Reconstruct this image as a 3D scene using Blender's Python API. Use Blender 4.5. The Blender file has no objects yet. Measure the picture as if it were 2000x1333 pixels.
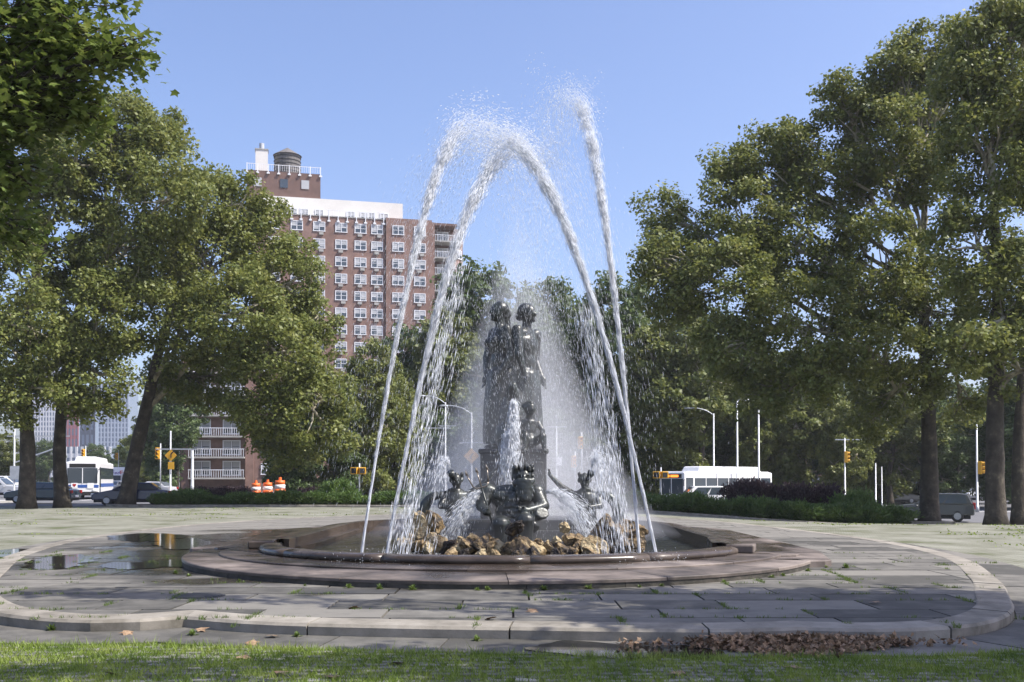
import bpy, bmesh, math, random
import numpy as np
from mathutils import Vector, Matrix
R = math.radians
random.seed(7); rng = np.random.default_rng(7)
scene = bpy.context.scene
C = scene.collection

# ------------------------------------------------------------------ camera
FPX, PITCH, CAMZ = 2000.0, R(1.0), 1.48          # focal length in photo pixels (photo 2000 wide)
SHIFT = (271.5 - FPX*math.tan(PITCH))/2000.0
cam_d = bpy.data.cameras.new('camera'); cam = bpy.data.objects.new('camera', cam_d); C.objects.link(cam)
cam.location = (0, 0, CAMZ); cam.rotation_euler = (R(90)+PITCH, 0, 0)
cam_d.sensor_width = 36; cam_d.lens = 36*FPX/2000; cam_d.shift_y = SHIFT
cam_d.clip_start = 0.1; cam_d.clip_end = 6000
scene.camera = cam
# ------------------------------------------------------------------ light
SUN_AZ, SUN_EL = R(-14), R(53)                    # azimuth from +X towards +Y
sdir = Vector((math.cos(SUN_AZ)*math.cos(SUN_EL), math.sin(SUN_AZ)*math.cos(SUN_EL), math.sin(SUN_EL)))
w = bpy.data.worlds.new('World'); scene.world = w; w.use_nodes = True
nt = w.node_tree; bg = nt.nodes['Background']
sky = nt.nodes.new('ShaderNodeTexSky'); sky.sky_type = 'NISHITA'; sky.sun_disc = False
sky.sun_elevation = SUN_EL; sky.sun_rotation = math.pi/2 - SUN_AZ
sky.air_density = 1.0; sky.dust_density = 2.8; sky.ozone_density = 3.0
tint = nt.nodes.new('ShaderNodeMix'); tint.data_type = 'RGBA'; tint.blend_type = 'MULTIPLY'; tint.inputs[0].default_value = 1; tint.inputs[7].default_value = (1.0,.965,1.08,1)
nt.links.new(sky.outputs[0], tint.inputs[6]); nt.links.new(tint.outputs[2], bg.inputs[0]); bg.inputs[1].default_value = 0.148
sd = bpy.data.lights.new('sun', 'SUN'); sd.energy = 4.8; sd.angle = R(0.5); sd.color = (1, .95, .86)
sun = bpy.data.objects.new('sun', sd); C.objects.link(sun); sun.location = (20, -5, 40)
sun.rotation_euler = sdir.to_track_quat('Z', 'Y').to_euler()
vs = scene.view_settings; vs.view_transform = 'Standard'; vs.look = 'None'; vs.exposure = 0.64; vs.gamma = 1
scene.cycles.max_bounces = 6; scene.cycles.diffuse_bounces = 3; scene.cycles.volume_bounces = 1
scene.cycles.transparent_max_bounces = 12; scene.cycles.use_denoising = True

def P(px, py, Y):
    """world point at depth Y that stands where pixel (px,py) of the 2000x1333 photo looks"""
    u = (px-1000)/FPX; v = (666.5-py)/FPX + SHIFT*2000/FPX
    d = (u, math.cos(PITCH)-v*math.sin(PITCH), math.sin(PITCH)+v*math.cos(PITCH))
    t = Y/d[1]
    return Vector((d[0]*t, Y, CAMZ+d[2]*t))
def X_at(px, Y, py=900): return P(px, py, Y).x
def Z_at(py, Y, px=1000): return P(px, py, Y).z
def sstep(t): t = min(1, max(0, t)); return t*t*(3-2*t)
def gz(x, y): return -0.12 - 1.03*sstep((x-2)/20)*sstep((y-34)/26)     # the ground falls away behind the fountain on one side

# ------------------------------------------------------------------ helpers
def tag(o, label=None, cat=None, group=None, kind=None):
    if label: o['label'] = label
    if cat: o['category'] = cat
    if group: o['group'] = group
    if kind: o['kind'] = kind
    return o
def link(name, me, mat=None, parent=None, loc=None):
    o = bpy.data.objects.new(name, me); C.objects.link(o)
    if mat is not None and me is not None:
        for m in (mat if isinstance(mat, (list, tuple)) else [mat]):
            if len(me.materials) < (len(mat) if isinstance(mat, (list, tuple)) else 1): me.materials.append(m)
    if parent: o.parent = parent
    if loc is not None: o.location = loc
    return o
def empty(name, loc=(0,0,0), rz=0, label=None, cat=None, group=None):
    o = bpy.data.objects.new(name, None); C.objects.link(o); o.location = loc; o.rotation_euler = (0,0,rz)
    o.empty_display_size = .2
    return tag(o, label, cat, group)
def copy_tree(o, parent=None):
    c = o.copy(); C.objects.link(c); c.parent = parent
    for ch in o.children: copy_tree(ch, c)
    return c
def fast_mesh(name, V, F, smooth=False):
    """V (n,3) float, F (m,k) int -- all faces the same size"""
    V = np.asarray(V, np.float32); F = np.asarray(F, np.int32); m, k = F.shape
    me = bpy.data.meshes.new(name)
    me.vertices.add(len(V)); me.vertices.foreach_set('co', V.ravel())
    me.loops.add(m*k); me.loops.foreach_set('vertex_index', F.ravel())
    me.polygons.add(m); me.polygons.foreach_set('loop_start', np.arange(0, m*k, k, dtype=np.int32))
    me.polygons.foreach_set('loop_total', np.full(m, k, np.int32))
    if smooth: me.polygons.foreach_set('use_smooth', np.ones(m, bool))
    me.update(calc_edges=True); me.validate()
    return me
class MB:
    def __init__(s): s.v = []; s.f = []; s.m = []
    def add(s, vs, fs, mi=0):
        b = len(s.v); s.v += [tuple(q) for q in vs]; s.f += [tuple(b+i for i in f) for f in fs]; s.m += [mi]*len(fs); return s
    def box(s, c, d, rz=0, mi=0, top=None):
        hx, hy, hz = d[0]/2, d[1]/2, d[2]/2; tx, ty = (top if top else (1, 1))
        ca, sa = math.cos(rz), math.sin(rz); vs = []
        for z, kx, ky in ((-hz, 1, 1), (hz, tx, ty)):
            for x, y in ((-hx*kx, -hy*ky), (hx*kx, -hy*ky), (hx*kx, hy*ky), (-hx*kx, hy*ky)):
                vs.append((c[0]+x*ca-y*sa, c[1]+x*sa+y*ca, c[2]+z))
        return s.add(vs, [(3,2,1,0),(4,5,6,7),(0,1,5,4),(1,2,6,5),(2,3,7,6),(3,0,4,7)], mi)
    def tube(s, pts, rad, n=8, mi=0, cap=True):
        pts = [Vector(p) for p in pts]; k = len(pts)
        if not hasattr(rad, '__len__'): rad = [rad]*k
        rings = []; up = None
        for i, p in enumerate(pts):
            t = (pts[min(i+1, k-1)]-pts[max(i-1, 0)])
            t = t.normalized() if t.length > 1e-9 else Vector((0,0,1))
            a = t.orthogonal().normalized() if up is None else (up - t*up.dot(t))
            if a.length < 1e-6: a = t.orthogonal()
            a.normalize(); up = a; b = t.cross(a)
            rings.append([p + (a*math.cos(2*math.pi*j/n)+b*math.sin(2*math.pi*j/n))*rad[i] for j in range(n)])
        vs = [q for r in rings for q in r]
        fs = [(i*n+j, i*n+(j+1)%n, (i+1)*n+(j+1)%n, (i+1)*n+j) for i in range(k-1) for j in range(n)]
        if cap: fs += [tuple(range(n))[::-1], tuple((k-1)*n+j for j in range(n))]
        return s.add(vs, fs, mi)
    def ell(s, c, r, n=12, m=8, mi=0, rot=None):
        vs = []; c = Vector(c)
        for i in range(m+1):
            th = math.pi*i/m
            for j in range(n):
                ph = 2*math.pi*j/n
                q = Vector((r[0]*math.sin(th)*math.cos(ph), r[1]*math.sin(th)*math.sin(ph), r[2]*math.cos(th)))
                vs.append(c + (rot @ q if rot else q))
        fs = [(i*n+j, (i+1)*n+j, (i+1)*n+(j+1)%n, i*n+(j+1)%n) for i in range(m) for j in range(n)]
        return s.add(vs, fs, mi)
    def limb(s, p0, p1, r0, r1, n=10):
        s.tube([p0, p1], [r0, r1], n); s.ell(p0, (r0,)*3, n, 6); return s.ell(p1, (r1,)*3, n, 6)
    def prism(s, poly, z0, z1, mi=0):
        n = len(poly)
        return s.add([(x, y, z0) for x, y in poly]+[(x, y, z1) for x, y in poly],
              [tuple(range(n))[::-1], tuple(range(n, 2*n))]+[(i, (i+1)%n, n+(i+1)%n, n+i) for i in range(n)], mi)
    def mesh(s, name, smooth=False):
        me = bpy.data.meshes.new(name); me.from_pydata(s.v, [], s.f)
        me.polygons.foreach_set('material_index', s.m)
        if smooth: me.polygons.foreach_set('use_smooth', [True]*len(s.f))
        me.update(); return me
    def build(s, name, mat, parent=None, smooth=False, bevel=0):
        if parent is not None and not s.__dict__.get('local'):
            pass
        me = s.mesh(name, smooth); o = link(name, me, mat, parent)
        if bevel:
            b = o.modifiers.new('bevel', 'BEVEL'); b.width = bevel; b.segments = 2; b.limit_method = 'ANGLE'
        return o

# ------------------------------------------------------------------ materials
def principled(name, col, rough=.6, metal=0, spec=.5, emit=None, estr=1):
    m = bpy.data.materials.new(name); m.use_nodes = True; b = m.node_tree.nodes['Principled BSDF']
    b.inputs['Base Color'].default_value = (*col, 1); b.inputs['Roughness'].default_value = rough
    b.inputs['Metallic'].default_value = metal; b.inputs['Specular IOR Level'].default_value = spec
    if emit: b.inputs['Emission Color'].default_value = (*emit, 1); b.inputs['Emission Strength'].default_value = estr
    return m
def N(m, t): return m.node_tree.nodes.new(t)
def noisy(name, cols, scale=3, rough=.75, bump=.3, detail=6, bscale=None, stops=None, obj_random=0, dist=.02, metal=0, coord='pos', spec=.4):
    """colour ramp over noise, world or object space, plus bump"""
    m = principled(name, cols[0], rough, metal, spec); T = m.node_tree; L = T.links; b = T.nodes['Principled BSDF']
    if coord == 'pos': src = N(m, 'ShaderNodeNewGeometry').outputs['Position']
    else: src = N(m, 'ShaderNodeTexCoord').outputs['Object']
    n1 = N(m, 'ShaderNodeTexNoise'); n1.inputs['Scale'].default_value = scale; n1.inputs['Detail'].default_value = detail; n1.inputs['Roughness'].default_value = .65
    L.new(src, n1.inputs['Vector'])
    fac = n1.outputs[0]
    if obj_random:
        oi = N(m, 'ShaderNodeObjectInfo'); ma = N(m, 'ShaderNodeMath'); ma.operation = 'MULTIPLY_ADD'; ma.inputs[1].default_value = obj_random; 
        ms = N(m, 'ShaderNodeMath'); ms.operation = 'SUBTRACT'; ms.inputs[1].default_value = .5
        L.new(oi.outputs['Random'], ms.inputs[0]); L.new(ms.outputs[0], ma.inputs[0]); L.new(fac, ma.inputs[2]); fac = ma.outputs[0]
    cr = N(m, 'ShaderNodeValToRGB'); e = cr.color_ramp.elements
    st = stops or [.3 + .4*i/(len(cols)-1) for i in range(len(cols))]
    while len(e) < len(cols): e.new(.5)
    for i, c in enumerate(cols): e[i].position = st[i]; e[i].color = (*c, 1)
    L.new(fac, cr.inputs[0]); L.new(cr.outputs[0], b.inputs['Base Color'])
    if bump:
        n2 = N(m, 'ShaderNodeTexNoise'); n2.inputs['Scale'].default_value = bscale or scale*6; n2.inputs['Detail'].default_value = 4
        L.new(src, n2.inputs['Vector']); bp = N(m, 'ShaderNodeBump'); bp.inputs['Strength'].default_value = bump; bp.inputs['Distance'].default_value = dist
        L.new(n2.outputs[0], bp.inputs['Height']); L.new(bp.outputs[0], b.inputs['Normal'])
    m['ramp'] = cr.name
    return m
def leafy(name, cols, scale=5, trans=.36, rough=.5):
    m = noisy(name, cols, scale, rough, 0, detail=2, stops=[.25+.5*i/(len(cols)-1) for i in range(len(cols))], spec=.35)
    T = m.node_tree; L = T.links; b = T.nodes['Principled BSDF']; tr = N(m, 'ShaderNodeBsdfTranslucent'); mx = N(m, 'ShaderNodeMixShader')
    cr = T.nodes[m['ramp']]
    hs = N(m, 'ShaderNodeHueSaturation'); hs.inputs['Value'].default_value = 1.25; hs.inputs['Hue'].default_value = .485
    L.new(cr.outputs[0], hs.inputs['Color']); L.new(hs.outputs[0], tr.inputs[0])
    mx.inputs[0].default_value = trans; L.new(b.outputs[0], mx.inputs[1]); L.new(tr.outputs[0], mx.inputs[2])
    L.new(mx.outputs[0], T.nodes['Material Output'].inputs[0]); return m

M = {}
M['bark'] = noisy('bark', [(.028,.023,.017), (.065,.054,.04), (.17,.15,.1)], 2.2, .9, .8, stops=[.35,.58,.75], bscale=9, dist=.05)
M['pale_bark'] = noisy('pale_bark', [(.1,.085,.06), (.3,.27,.19), (.46,.43,.32)], 1.6, .85, .4, stops=[.36,.5,.66], bscale=9)
M['plane_leaf'] = leafy('plane_leaf', [(.068,.098,.022), (.155,.183,.044), (.27,.275,.085)], 1.7)
M['plane_leaf_b'] = leafy('plane_leaf_b', [(.056,.085,.02), (.13,.158,.042), (.22,.23,.075)], 1.3)
M['dark_leaf'] = leafy('dark_leaf', [(.038,.068,.022), (.08,.12,.038), (.13,.175,.06)], 1.2)
M['near_leaf'] = leafy('near_leaf', [(.055,.095,.018), (.115,.165,.034), (.22,.25,.065)], 4)
M['yew'] = leafy('yew', [(.035,.07,.015), (.08,.14,.03), (.15,.21,.05)], 2.5, .2)  # greens lightened to lift the hedge out of the tree shade
M['purple'] = leafy('purple', [(.02,.012,.016), (.045,.025,.032), (.07,.04,.045)], 3, .2)
M['bright_shrub'] = leafy('bright_shrub', [(.05,.1,.02), (.1,.17,.04), (.16,.23,.06)], 3, .3)
M['grass'] = leafy('grass', [(.09,.15,.022), (.18,.25,.038), (.28,.33,.07)], 1.8, .3)
M['weed'] = leafy('weed', [(.06,.1,.018), (.11,.165,.035), (.17,.22,.055)], 6, .3)
M['dry_leaf'] = noisy('dry_leaf', [(.12,.07,.038), (.24,.155,.09), (.38,.27,.17)], 14, .8, 0)
M['granite_kerb'] = noisy('granite_kerb', [(.1,.09,.068), (.22,.2,.165), (.32,.295,.25)], 2.2, .8, .35, bscale=60, dist=.006, obj_random=.2, stops=[.25,.5,.75])
M['water_dark'] = principled('puddle_water', (.018,.017,.014), .07, spec=.6)
M['asphalt'] = noisy('asphalt', [(.10,.10,.105), (.15,.15,.155)], .8, .85, .2, bscale=50)
M['concrete'] = noisy('concrete', [(.3,.29,.27), (.42,.41,.38)], .8, .85, .2)
M['soil'] = noisy('soil', [(.03,.022,.015), (.07,.05,.035)], 3, .95, .6)
M['white_paint'] = principled('white_paint', (.78,.78,.78), .5)
M['steel'] = noisy('galvanised_steel', [(.36,.38,.4), (.5,.52,.54)], 3, .45, 0, metal=.3)
M['bronze'] = None
M['glass'] = principled('window_glass', (.05,.065,.08), .06, spec=.8)
M['yellow'] = principled('signal_yellow', (.6,.32,.02), .5)
M['orange'] = principled('safety_orange', (.8,.16,.03), .5)
M['black'] = principled('black_rubber', (.012,.012,.013), .6)
M['white_car'] = principled('white_coat', (.8,.8,.8), .25)

def wet_mix(m, centre, r0, r1, dark=.35, rough=.12):
    """film of water round the fountain: darker and glossier inside an uneven outline"""
    T = m.node_tree; L = T.links; b = T.nodes['Principled BSDF']
    g = N(m, 'ShaderNodeNewGeometry'); mp = N(m, 'ShaderNodeMapping'); mp.vector_type = 'POINT'
    mp.inputs['Location'].default_value = (-centre[0], -centre[1]*.72, 0); mp.inputs['Scale'].default_value = (1, .72, 0)
    L.new(g.outputs['Position'], mp.inputs['Vector'])
    ln = N(m, 'ShaderNodeVectorMath'); ln.operation = 'LENGTH'; L.new(mp.outputs[0], ln.inputs[0])
    nz = N(m, 'ShaderNodeTexNoise'); nz.inputs['Scale'].default_value = .55; nz.inputs['Detail'].default_value = 5; L.new(g.outputs['Position'], nz.inputs['Vector'])
    a = N(m, 'ShaderNodeMath'); a.operation = 'MULTIPLY_ADD'; a.inputs[1].default_value = 7.0; L.new(nz.outputs[0], a.inputs[0]); L.new(ln.outputs['Value'], a.inputs[2])
    mr = N(m, 'ShaderNodeMapRange'); mr.inputs[1].default_value = r0+3.5; mr.inputs[2].default_value = r1+3.5; mr.inputs[3].default_value = 1; mr.inputs[4].default_value = 0
    L.new(a.outputs[0], mr.inputs[0])
    src = b.inputs['Base Color'].links[0].from_socket
    mx = N(m, 'ShaderNodeMix'); mx.data_type = 'RGBA'; mx.blend_type = 'MULTIPLY'
    L.new(mr.outputs[0], mx.inputs[0]); L.new(src, mx.inputs[6]); mx.inputs[7].default_value = (dark, dark*.92, dark*.82, 1)
    L.new(mx.outputs[2], b.inputs['Base Color'])
    rr = N(m, 'ShaderNodeMapRange'); rr.inputs[3].default_value = b.inputs['Roughness'].default_value; rr.inputs[4].default_value = rough
    L.new(mr.outputs[0], rr.inputs[0]); L.new(rr.outputs[0], b.inputs['Roughness'])
    return m
M['flag'] = wet_mix(noisy('bluestone', [(.058,.055,.047), (.11,.104,.09), (.17,.16,.138)], 2.3, .8, .3, detail=9, bscale=25, dist=.01, obj_random=.5, stops=[.28,.5,.74]), (-2.3,24.2), 6.2, 7.6)  # stone tinted warm, blue cut back against the sky's fill light
M['pink_granite'] = wet_mix(noisy('pink_granite', [(.06,.05,.042), (.14,.114,.097), (.225,.188,.162)], 1.6, .7, .2, bscale=70, dist=.004, obj_random=.25), (-.6,24.8), 6.3, 7.7, .34, .25)
M['basin_wall'] = noisy('wet_basin_wall', [(.025,.02,.016), (.06,.045,.035)], 2, .25, .2)
# bronze: wet, dark, green-grey
M['bronze'] = noisy('wet_bronze', [(.016,.018,.017), (.03,.034,.032), (.055,.068,.061)], 2.5, .36, .3, bscale=22, dist=.02, metal=.25, spec=.6)
M['pedestal'] = noisy('wet_dark_stone', [(.02,.02,.02), (.045,.045,.043)], 3, .35, .4, bscale=18)
M['rock'] = noisy('ochre_rock', [(.025,.018,.012), (.2,.135,.06), (.42,.34,.2)], 4.5, .55, 1.0, bscale=14, dist=.08, obj_random=.4, stops=[.36,.48,.68])
M['cobble'] = noisy('cobble', [(.12,.12,.1), (.22,.21,.185), (.3,.29,.26)], 3, .85, .4, obj_random=.5)

# ground outside: worn setts with grass in the joints, pale when far
def ground_mat():
    m = noisy('sett_ground', [(.105,.115,.055), (.195,.19,.15), (.28,.272,.235)], .5, .9, 0, detail=11, stops=[.36,.46,.62])
    T = m.node_tree; L = T.links; b = T.nodes['Principled BSDF']; g = N(m, 'ShaderNodeNewGeometry')
    v = N(m, 'ShaderNodeTexBrick'); v.inputs['Scale'].default_value = 1; v.inputs['Brick Width'].default_value = .24; v.inputs['Row Height'].default_value = .13
    v.inputs['Mortar Size'].default_value = .018; v.inputs['Mortar Smooth'].default_value = .5
    v.inputs['Color1'].default_value = (1,1,1,1); v.inputs['Color2'].default_value = (.8,.8,.78,1); v.inputs['Mortar'].default_value = (.42,.5,.26,1)
    L.new(g.outputs['Position'], v.inputs['Vector'])
    mx = N(m, 'ShaderNodeMix'); mx.data_type = 'RGBA'; mx.blend_type = 'MULTIPLY'; mx.inputs[0].default_value = .9
    src = b.inputs['Base Color'].links[0].from_socket; L.new(src, mx.inputs[6]); L.new(v.outputs['Color'], mx.inputs[7]); L.new(mx.outputs[2], b.inputs['Base Color'])
    bp = N(m, 'ShaderNodeBump'); bp.inputs['Strength'].default_value = .6; bp.inputs['Distance'].default_value = .03; bp.invert = True
    L.new(v.outputs['Fac'], bp.inputs['Height']); L.new(bp.outputs[0], b.inputs['Normal'])
    return m
M['ground'] = ground_mat()

# ------------------------------------------------------------------ ground, road
def sheet(name, xs, ys, dz, mat, keep=None):
    V = [(x, y, gz(x, y)+dz) for y in ys for x in xs]; nx = len(xs); F = []
    for j in range(len(ys)-1):
        for i in range(nx-1):
            if keep is None or keep((xs[i]+xs[i+1])/2, (ys[j]+ys[j+1])/2): F.append((j*nx+i, j*nx+i+1, (j+1)*nx+i+1, (j+1)*nx+i))
    return tag(link(name, fast_mesh(name, V, F, True), mat), kind='structure')
xs = [-2500,-900,-300,-120,-70]+[-50+2*i for i in range(51)]+[70,120,300,900,2500]
ys = [-300,-80,-20,0]+[4+2*i for i in range(60)]+[140,200,400,900,2600]
ground = sheet('ground', xs, ys, -0.02, M['ground'])
ground['label'] = 'worn setts with grass in the joints around the fountain terrace'
xr = [-2000,-600,-200,-100,-60]+[-40+2*i for i in range(41)]+[60,100,200,600,2000]
yr = [63+2*i for i in range(40)]+[160,220,400,900,2000]
road = sheet('road', xr, yr, 0.0, M['asphalt'])
# crosswalk bars and lane lines
for (x0, y0, n, dx, L_, w_) in ((-34, 80, 7, 1.1, .5, 3.0), (37, 84, 8, 1.2, .55, 3.0)):
    for i in range(n):
        x = x0+i*dx; b = MB(); z = gz(x, y0)+.012
        b.add([(x,y0,z),(x+L_,y0,z),(x+L_,y0+w_,z),(x,y0+w_,z)], [(0,1,2,3)])
        tag(b.build('crosswalk_bar', M['white_paint'], road))
# far pavement on the left
b = MB(); b.prism([(-80,66),(-36,66),(-35,67),(-36,76),(-80,80)], -.2, .02); pv = b.build('pavement', M['concrete']); tag(pv, kind='structure')

# ------------------------------------------------------------------ swept stones
def catmull(pts, step=.2, closed=False):
    pts = [Vector((*p, 0)) for p in pts]; n = len(pts); out = []
    rngi = range(n) if closed else range(n-1)
    for i in rngi:
        p0, p1, p2, p3 = (pts[(i-1)%n] if closed or i > 0 else pts[0]*2-pts[1]), pts[i], pts[(i+1)%n], (pts[(i+2)%n] if closed or i+2 < n else pts[-1]*2-pts[-2])
        k = max(2, int((p2-p1).length/step))
        for j in range(k):
            t = j/k; out.append(.5*((2*p1)+(p2-p0)*t+(2*p0-5*p1+4*p2-p3)*t*t+(3*p1-p0-3*p2+p3)*t**3))
    if not closed: out.append(pts[-1])
    return [(p.x, p.y) for p in out]
class Path:
    def __init__(s, pts):
        s.p = np.array(pts, float); d = np.linalg.norm(np.diff(s.p, axis=0), axis=1); s.s = np.concatenate([[0], np.cumsum(d)]); s.L = s.s[-1]
    def at(s, q):
        q = min(max(q, 0), s.L); x = np.interp(q, s.s, s.p[:,0]); y = np.interp(q, s.s, s.p[:,1])
        a, c = max(q-.12, 0), min(q+.12, s.L)
        t = np.array([np.interp(c, s.s, s.p[:,0])-np.interp(a, s.s, s.p[:,0]), np.interp(c, s.s, s.p[:,1])-np.interp(a, s.s, s.p[:,1])]); t /= (np.linalg.norm(t)+1e-9)
        return x, y, t[1], -t[0]                   # outward normal for a counter-clockwise path
def sweep(path, s0, s1, prof, step=.3, zf=None):
    n = max(1, int((s1-s0)/step)); k = len(prof); b = MB(); vs = []
    for i in range(n+1):
        x, y, nx, ny = path.at(s0+(s1-s0)*i/n)
        for off, z in prof:
            X, Y = x+nx*off, y+ny*off; vs.append((X, Y, z+(zf(X, Y) if zf else 0)))
    fs = [(i*k+j, (i+1)*k+j, (i+1)*k+(j+1)%k, i*k+(j+1)%k) for i in range(n) for j in range(k)]
    fs += [tuple(range(k)), tuple(n*k+j for j in range(k))[::-1]]
    b.add(vs, fs); return b
def stones(path, prof, length, name, mat, parent, gap=.012, zf=None, jit=.3, smooth=False, dz=.004, bevel=0):
    s = 0; out = []
    while s < path.L-.3:
        l = length*random.uniform(1-jit, 1+jit); e = min(path.L, s+l)
        if path.L-e < length*.4: e = path.L
        h = random.uniform(-dz, dz)
        o = sweep(path, s+gap/2, e-gap/2, [(a, z+h) for a, z in prof], zf=zf).build(name, mat, parent, smooth, bevel)
        out.append(o); s = e
    return out

# terrace outline (inner edge of its kerb), counter-clockwise
front = catmull([(-3.6,11.65),(-2.5,11.12),(-1.1,10.86),(0,10.74),(1.2,10.62),(2.2,10.6),(2.95,10.76)])
rest = catmull([(2.95,10.76),(3.7,10.64),(4.55,10.95),(5.35,11.9),(6.0,13.3),(6.95,15.6),(8.3,19.9),(8.75,25),(8.2,31),(6.9,37.5),(4,43),(0,46),(-4.2,44.8),(-8.2,40),(-10.3,34),(-10.8,27),(-9.7,20.8),(-8.1,16.4),(-7.0,13.9),(-5.9,12.2),(-5.1,11.5),(-4.3,11.25),(-3.6,11.65)])
pf, pr = Path(front), Path(rest)
kerb = empty('kerb'); tag(kerb, 'low granite kerb with two notches edging the flagstone terrace', kind='structure')
kp = [(0,-.25),(.40,-.25),(.41,-.03),(.38,.0),(.02,.012),(0,.008)]
stones(pf, kp, 1.9, 'kerb_stone', M['granite_kerb'], kerb, .02)
stones(pr, [(a, z-.005) for a, z in kp], 1.9, 'kerb_stone', M['granite_kerb'], kerb, .02)
# single row of flagstones outside the kerb
apron = empty('apron_paving'); tag(apron, 'row of bluestone slabs outside the granite kerb', kind='structure')
ap = [(.43,-.3),(1.26,-.3),(1.26,-.122),(.43,-.118)]
stones(pf, ap, 1.5, 'flagstone', M['flag'], apron, .018, jit=.4)
stones(pr, [(a, z-.006) for a, z in ap], 1.6, 'flagstone', M['flag'], apron, .018, jit=.4)

# flagstones of the terrace, clipped by the outline
outline = front[:-1]+rest[:-1]
def clip(poly, q):                                  # Sutherland-Hodgman: any polygon against a convex counter-clockwise one
    for i in range(len(q)):
        a, c = q[i], q[(i+1)%len(q)]; out = []
        ins = lambda p: (c[0]-a[0])*(p[1]-a[1])-(c[1]-a[1])*(p[0]-a[0]) >= 0
        for j in range(len(poly)):
            p, r_ = poly[j-1], poly[j]; ip, ir = ins(p), ins(r_)
            if ip != ir:
                d = ((c[0]-a[0])*(r_[1]-p[1])-(c[1]-a[1])*(r_[0]-p[0])); t = -((c[0]-a[0])*(p[1]-a[1])-(c[1]-a[1])*(p[0]-a[0]))/d
                out.append((p[0]+(r_[0]-p[0])*t, p[1]+(r_[1]-p[1])*t))
            if ir: out.append(r_)
        poly = out
        if len(poly) < 3: return []
    return poly
terrace = empty('terrace'); tag(terrace, 'bluestone flag terrace around the fountain, wet on one side', kind='structure')
TC = np.array((-.4, 20.0)); n_flag = 0; far_slabs = MB(); joints = []
y = 10.2
while y < 47:
    hrow = random.uniform(.55, .95); x = -12+random.random(); sk = random.uniform(-.03, .03)
    while x < 10:
        l = random.uniform(.8, 1.9); g = .013
        q = [(x+g, y+g+sk*0), (x+l-g, y+g), (x+l-g, y+hrow-g), (x+g, y+hrow-g)]
        cx, cy = x+l/2, y+hrow/2
        rr = math.hypot(cx-TC[0], cy-TC[1]) if cy < 20 else max(abs(cx-TC[0]), 0) if cy < 28 else math.hypot(cx-TC[0], cy-28)
        if rr > 5.2:
            pl = clip(outline, q)
            if len(pl) >= 3:
                h = random.uniform(-.004, .003); tl = random.uniform(-.002, .002)
                if cy < 26 and n_flag < 300:
                    b = MB(); b.prism(pl, -.2, h); b.build('flagstone', M['flag'], terrace); n_flag += 1
                else: far_slabs.prism(pl, -.2, h)
                joints.append((x, y, l, hrow))
        x += l
    y += hrow
o = far_slabs.build('flagstone', M['flag'], terrace); tag(o, kind='stuff')
bed = MB(); bed.add([(px_, py_, -.035) for px_, py_ in outline], [tuple(range(len(outline)))]); bed.build('joint_bed', M['soil'], terrace)

# ------------------------------------------------------------------ fountain basin
basin = empty('fountain_basin', (0,0,0), 0, 'round stepped pink granite basin, wet, holding the fountain', 'fountain basin')
def arc(cx, cy, r, a0, a1, n=60, ry=None): return [(cx+r*math.cos(R(a0+(a1-a0)*i/n)), cy+(ry or r)*math.sin(R(a0+(a1-a0)*i/n))) for i in range(n+1)]
def basin_paths(cx, cy, r, aL, aR, jog, hw_r, hw_l, yb, ry=None):
    fr = arc(cx, cy, r, aL, aR, 60, ry); e = fr[-1]; s0 = fr[0]
    rst = [(e[0]-.05, e[1]+.02), (e[0]+jog, e[1]+.1)]+[(hw_r, e[1]+2.5), (hw_r, yb)]+[( (hw_r+hw_l)/2+(hw_r-hw_l)/2*math.cos(R(t)), yb+4.3*math.sin(R(t))) for t in range(8, 173, 6)]+[(hw_l, yb), (hw_l, s0[1]+2), (s0[0]-jog, s0[1]+.1), (s0[0]+.05, s0[1]+.05)]
    return Path(fr), Path(rst)
p1, p1r = basin_paths(-.25, 19.9, 5.85, 176, 335, .4, 5.95, -6.4, 28, 6.05)
M['dark_riser'] = noisy('dark_riser_face', [(.02,.02,.014), (.05,.045,.035), (.1,.085,.07)], 3, .7, .4, bscale=30)
stones(p1, [(0,.07),(0,.108),(-.015,.12),(-1.9,.125),(-1.9,.07)], 2.6, 'step_stone', M['pink_granite'], basin, .012, jit=.2)
stones(p1, [(-.012,-.05),(-.012,.068),(-.5,.068),(-.5,-.05)], 1.7, 'dark_step_face', M['dark_riser'], basin, .008, jit=.2)
stones(p1r, [(0,-.05),(0,.1),(-.02,.112),(-1.9,.114),(-1.9,-.05)], 2.6, 'step_stone', M['pink_granite'], basin, .012, jit=.2)
p2, p2r = basin_paths(-.2, 19.8, 5.3, 178, 340, .4, 5.45, -5.6, 27.8, 4.6)
stones(p2, [(0,.09),(0,.145),(-.012,.155),(-1.5,.158),(-1.5,.09)], 2.4, 'step_stone', M['pink_granite'], basin, .01, jit=.2)
stones(p2r, [(0,.05),(0,.135),(-.015,.148),(-1.5,.15),(-1.5,.05)], 2.4, 'step_stone', M['pink_granite'], basin, .01, jit=.2)
p3, p3r = basin_paths(-.2, 19.8, 4.55, 182, 338, .25, 4.6, -4.95, 27.6, 3.65)
rim = [(0,.14),(.04,.165),(.05,.21),(.025,.255),(-.05,.28),(-.2,.286),(-.33,.275),(-.36,.23),(-.36,.14)]
stones(p3, rim, 2.3, 'rim_stone', M['pink_granite'], basin, .008, smooth=True, jit=.15)
rim2 = [(.02,.14),(.02,.24),(-.05,.275),(-.5,.33),(-.62,.32),(-.62,.14)]
stones(p3r, rim2, 2.3, 'rim_stone', M['pink_granite'], basin, .008, jit=.15)
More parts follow.
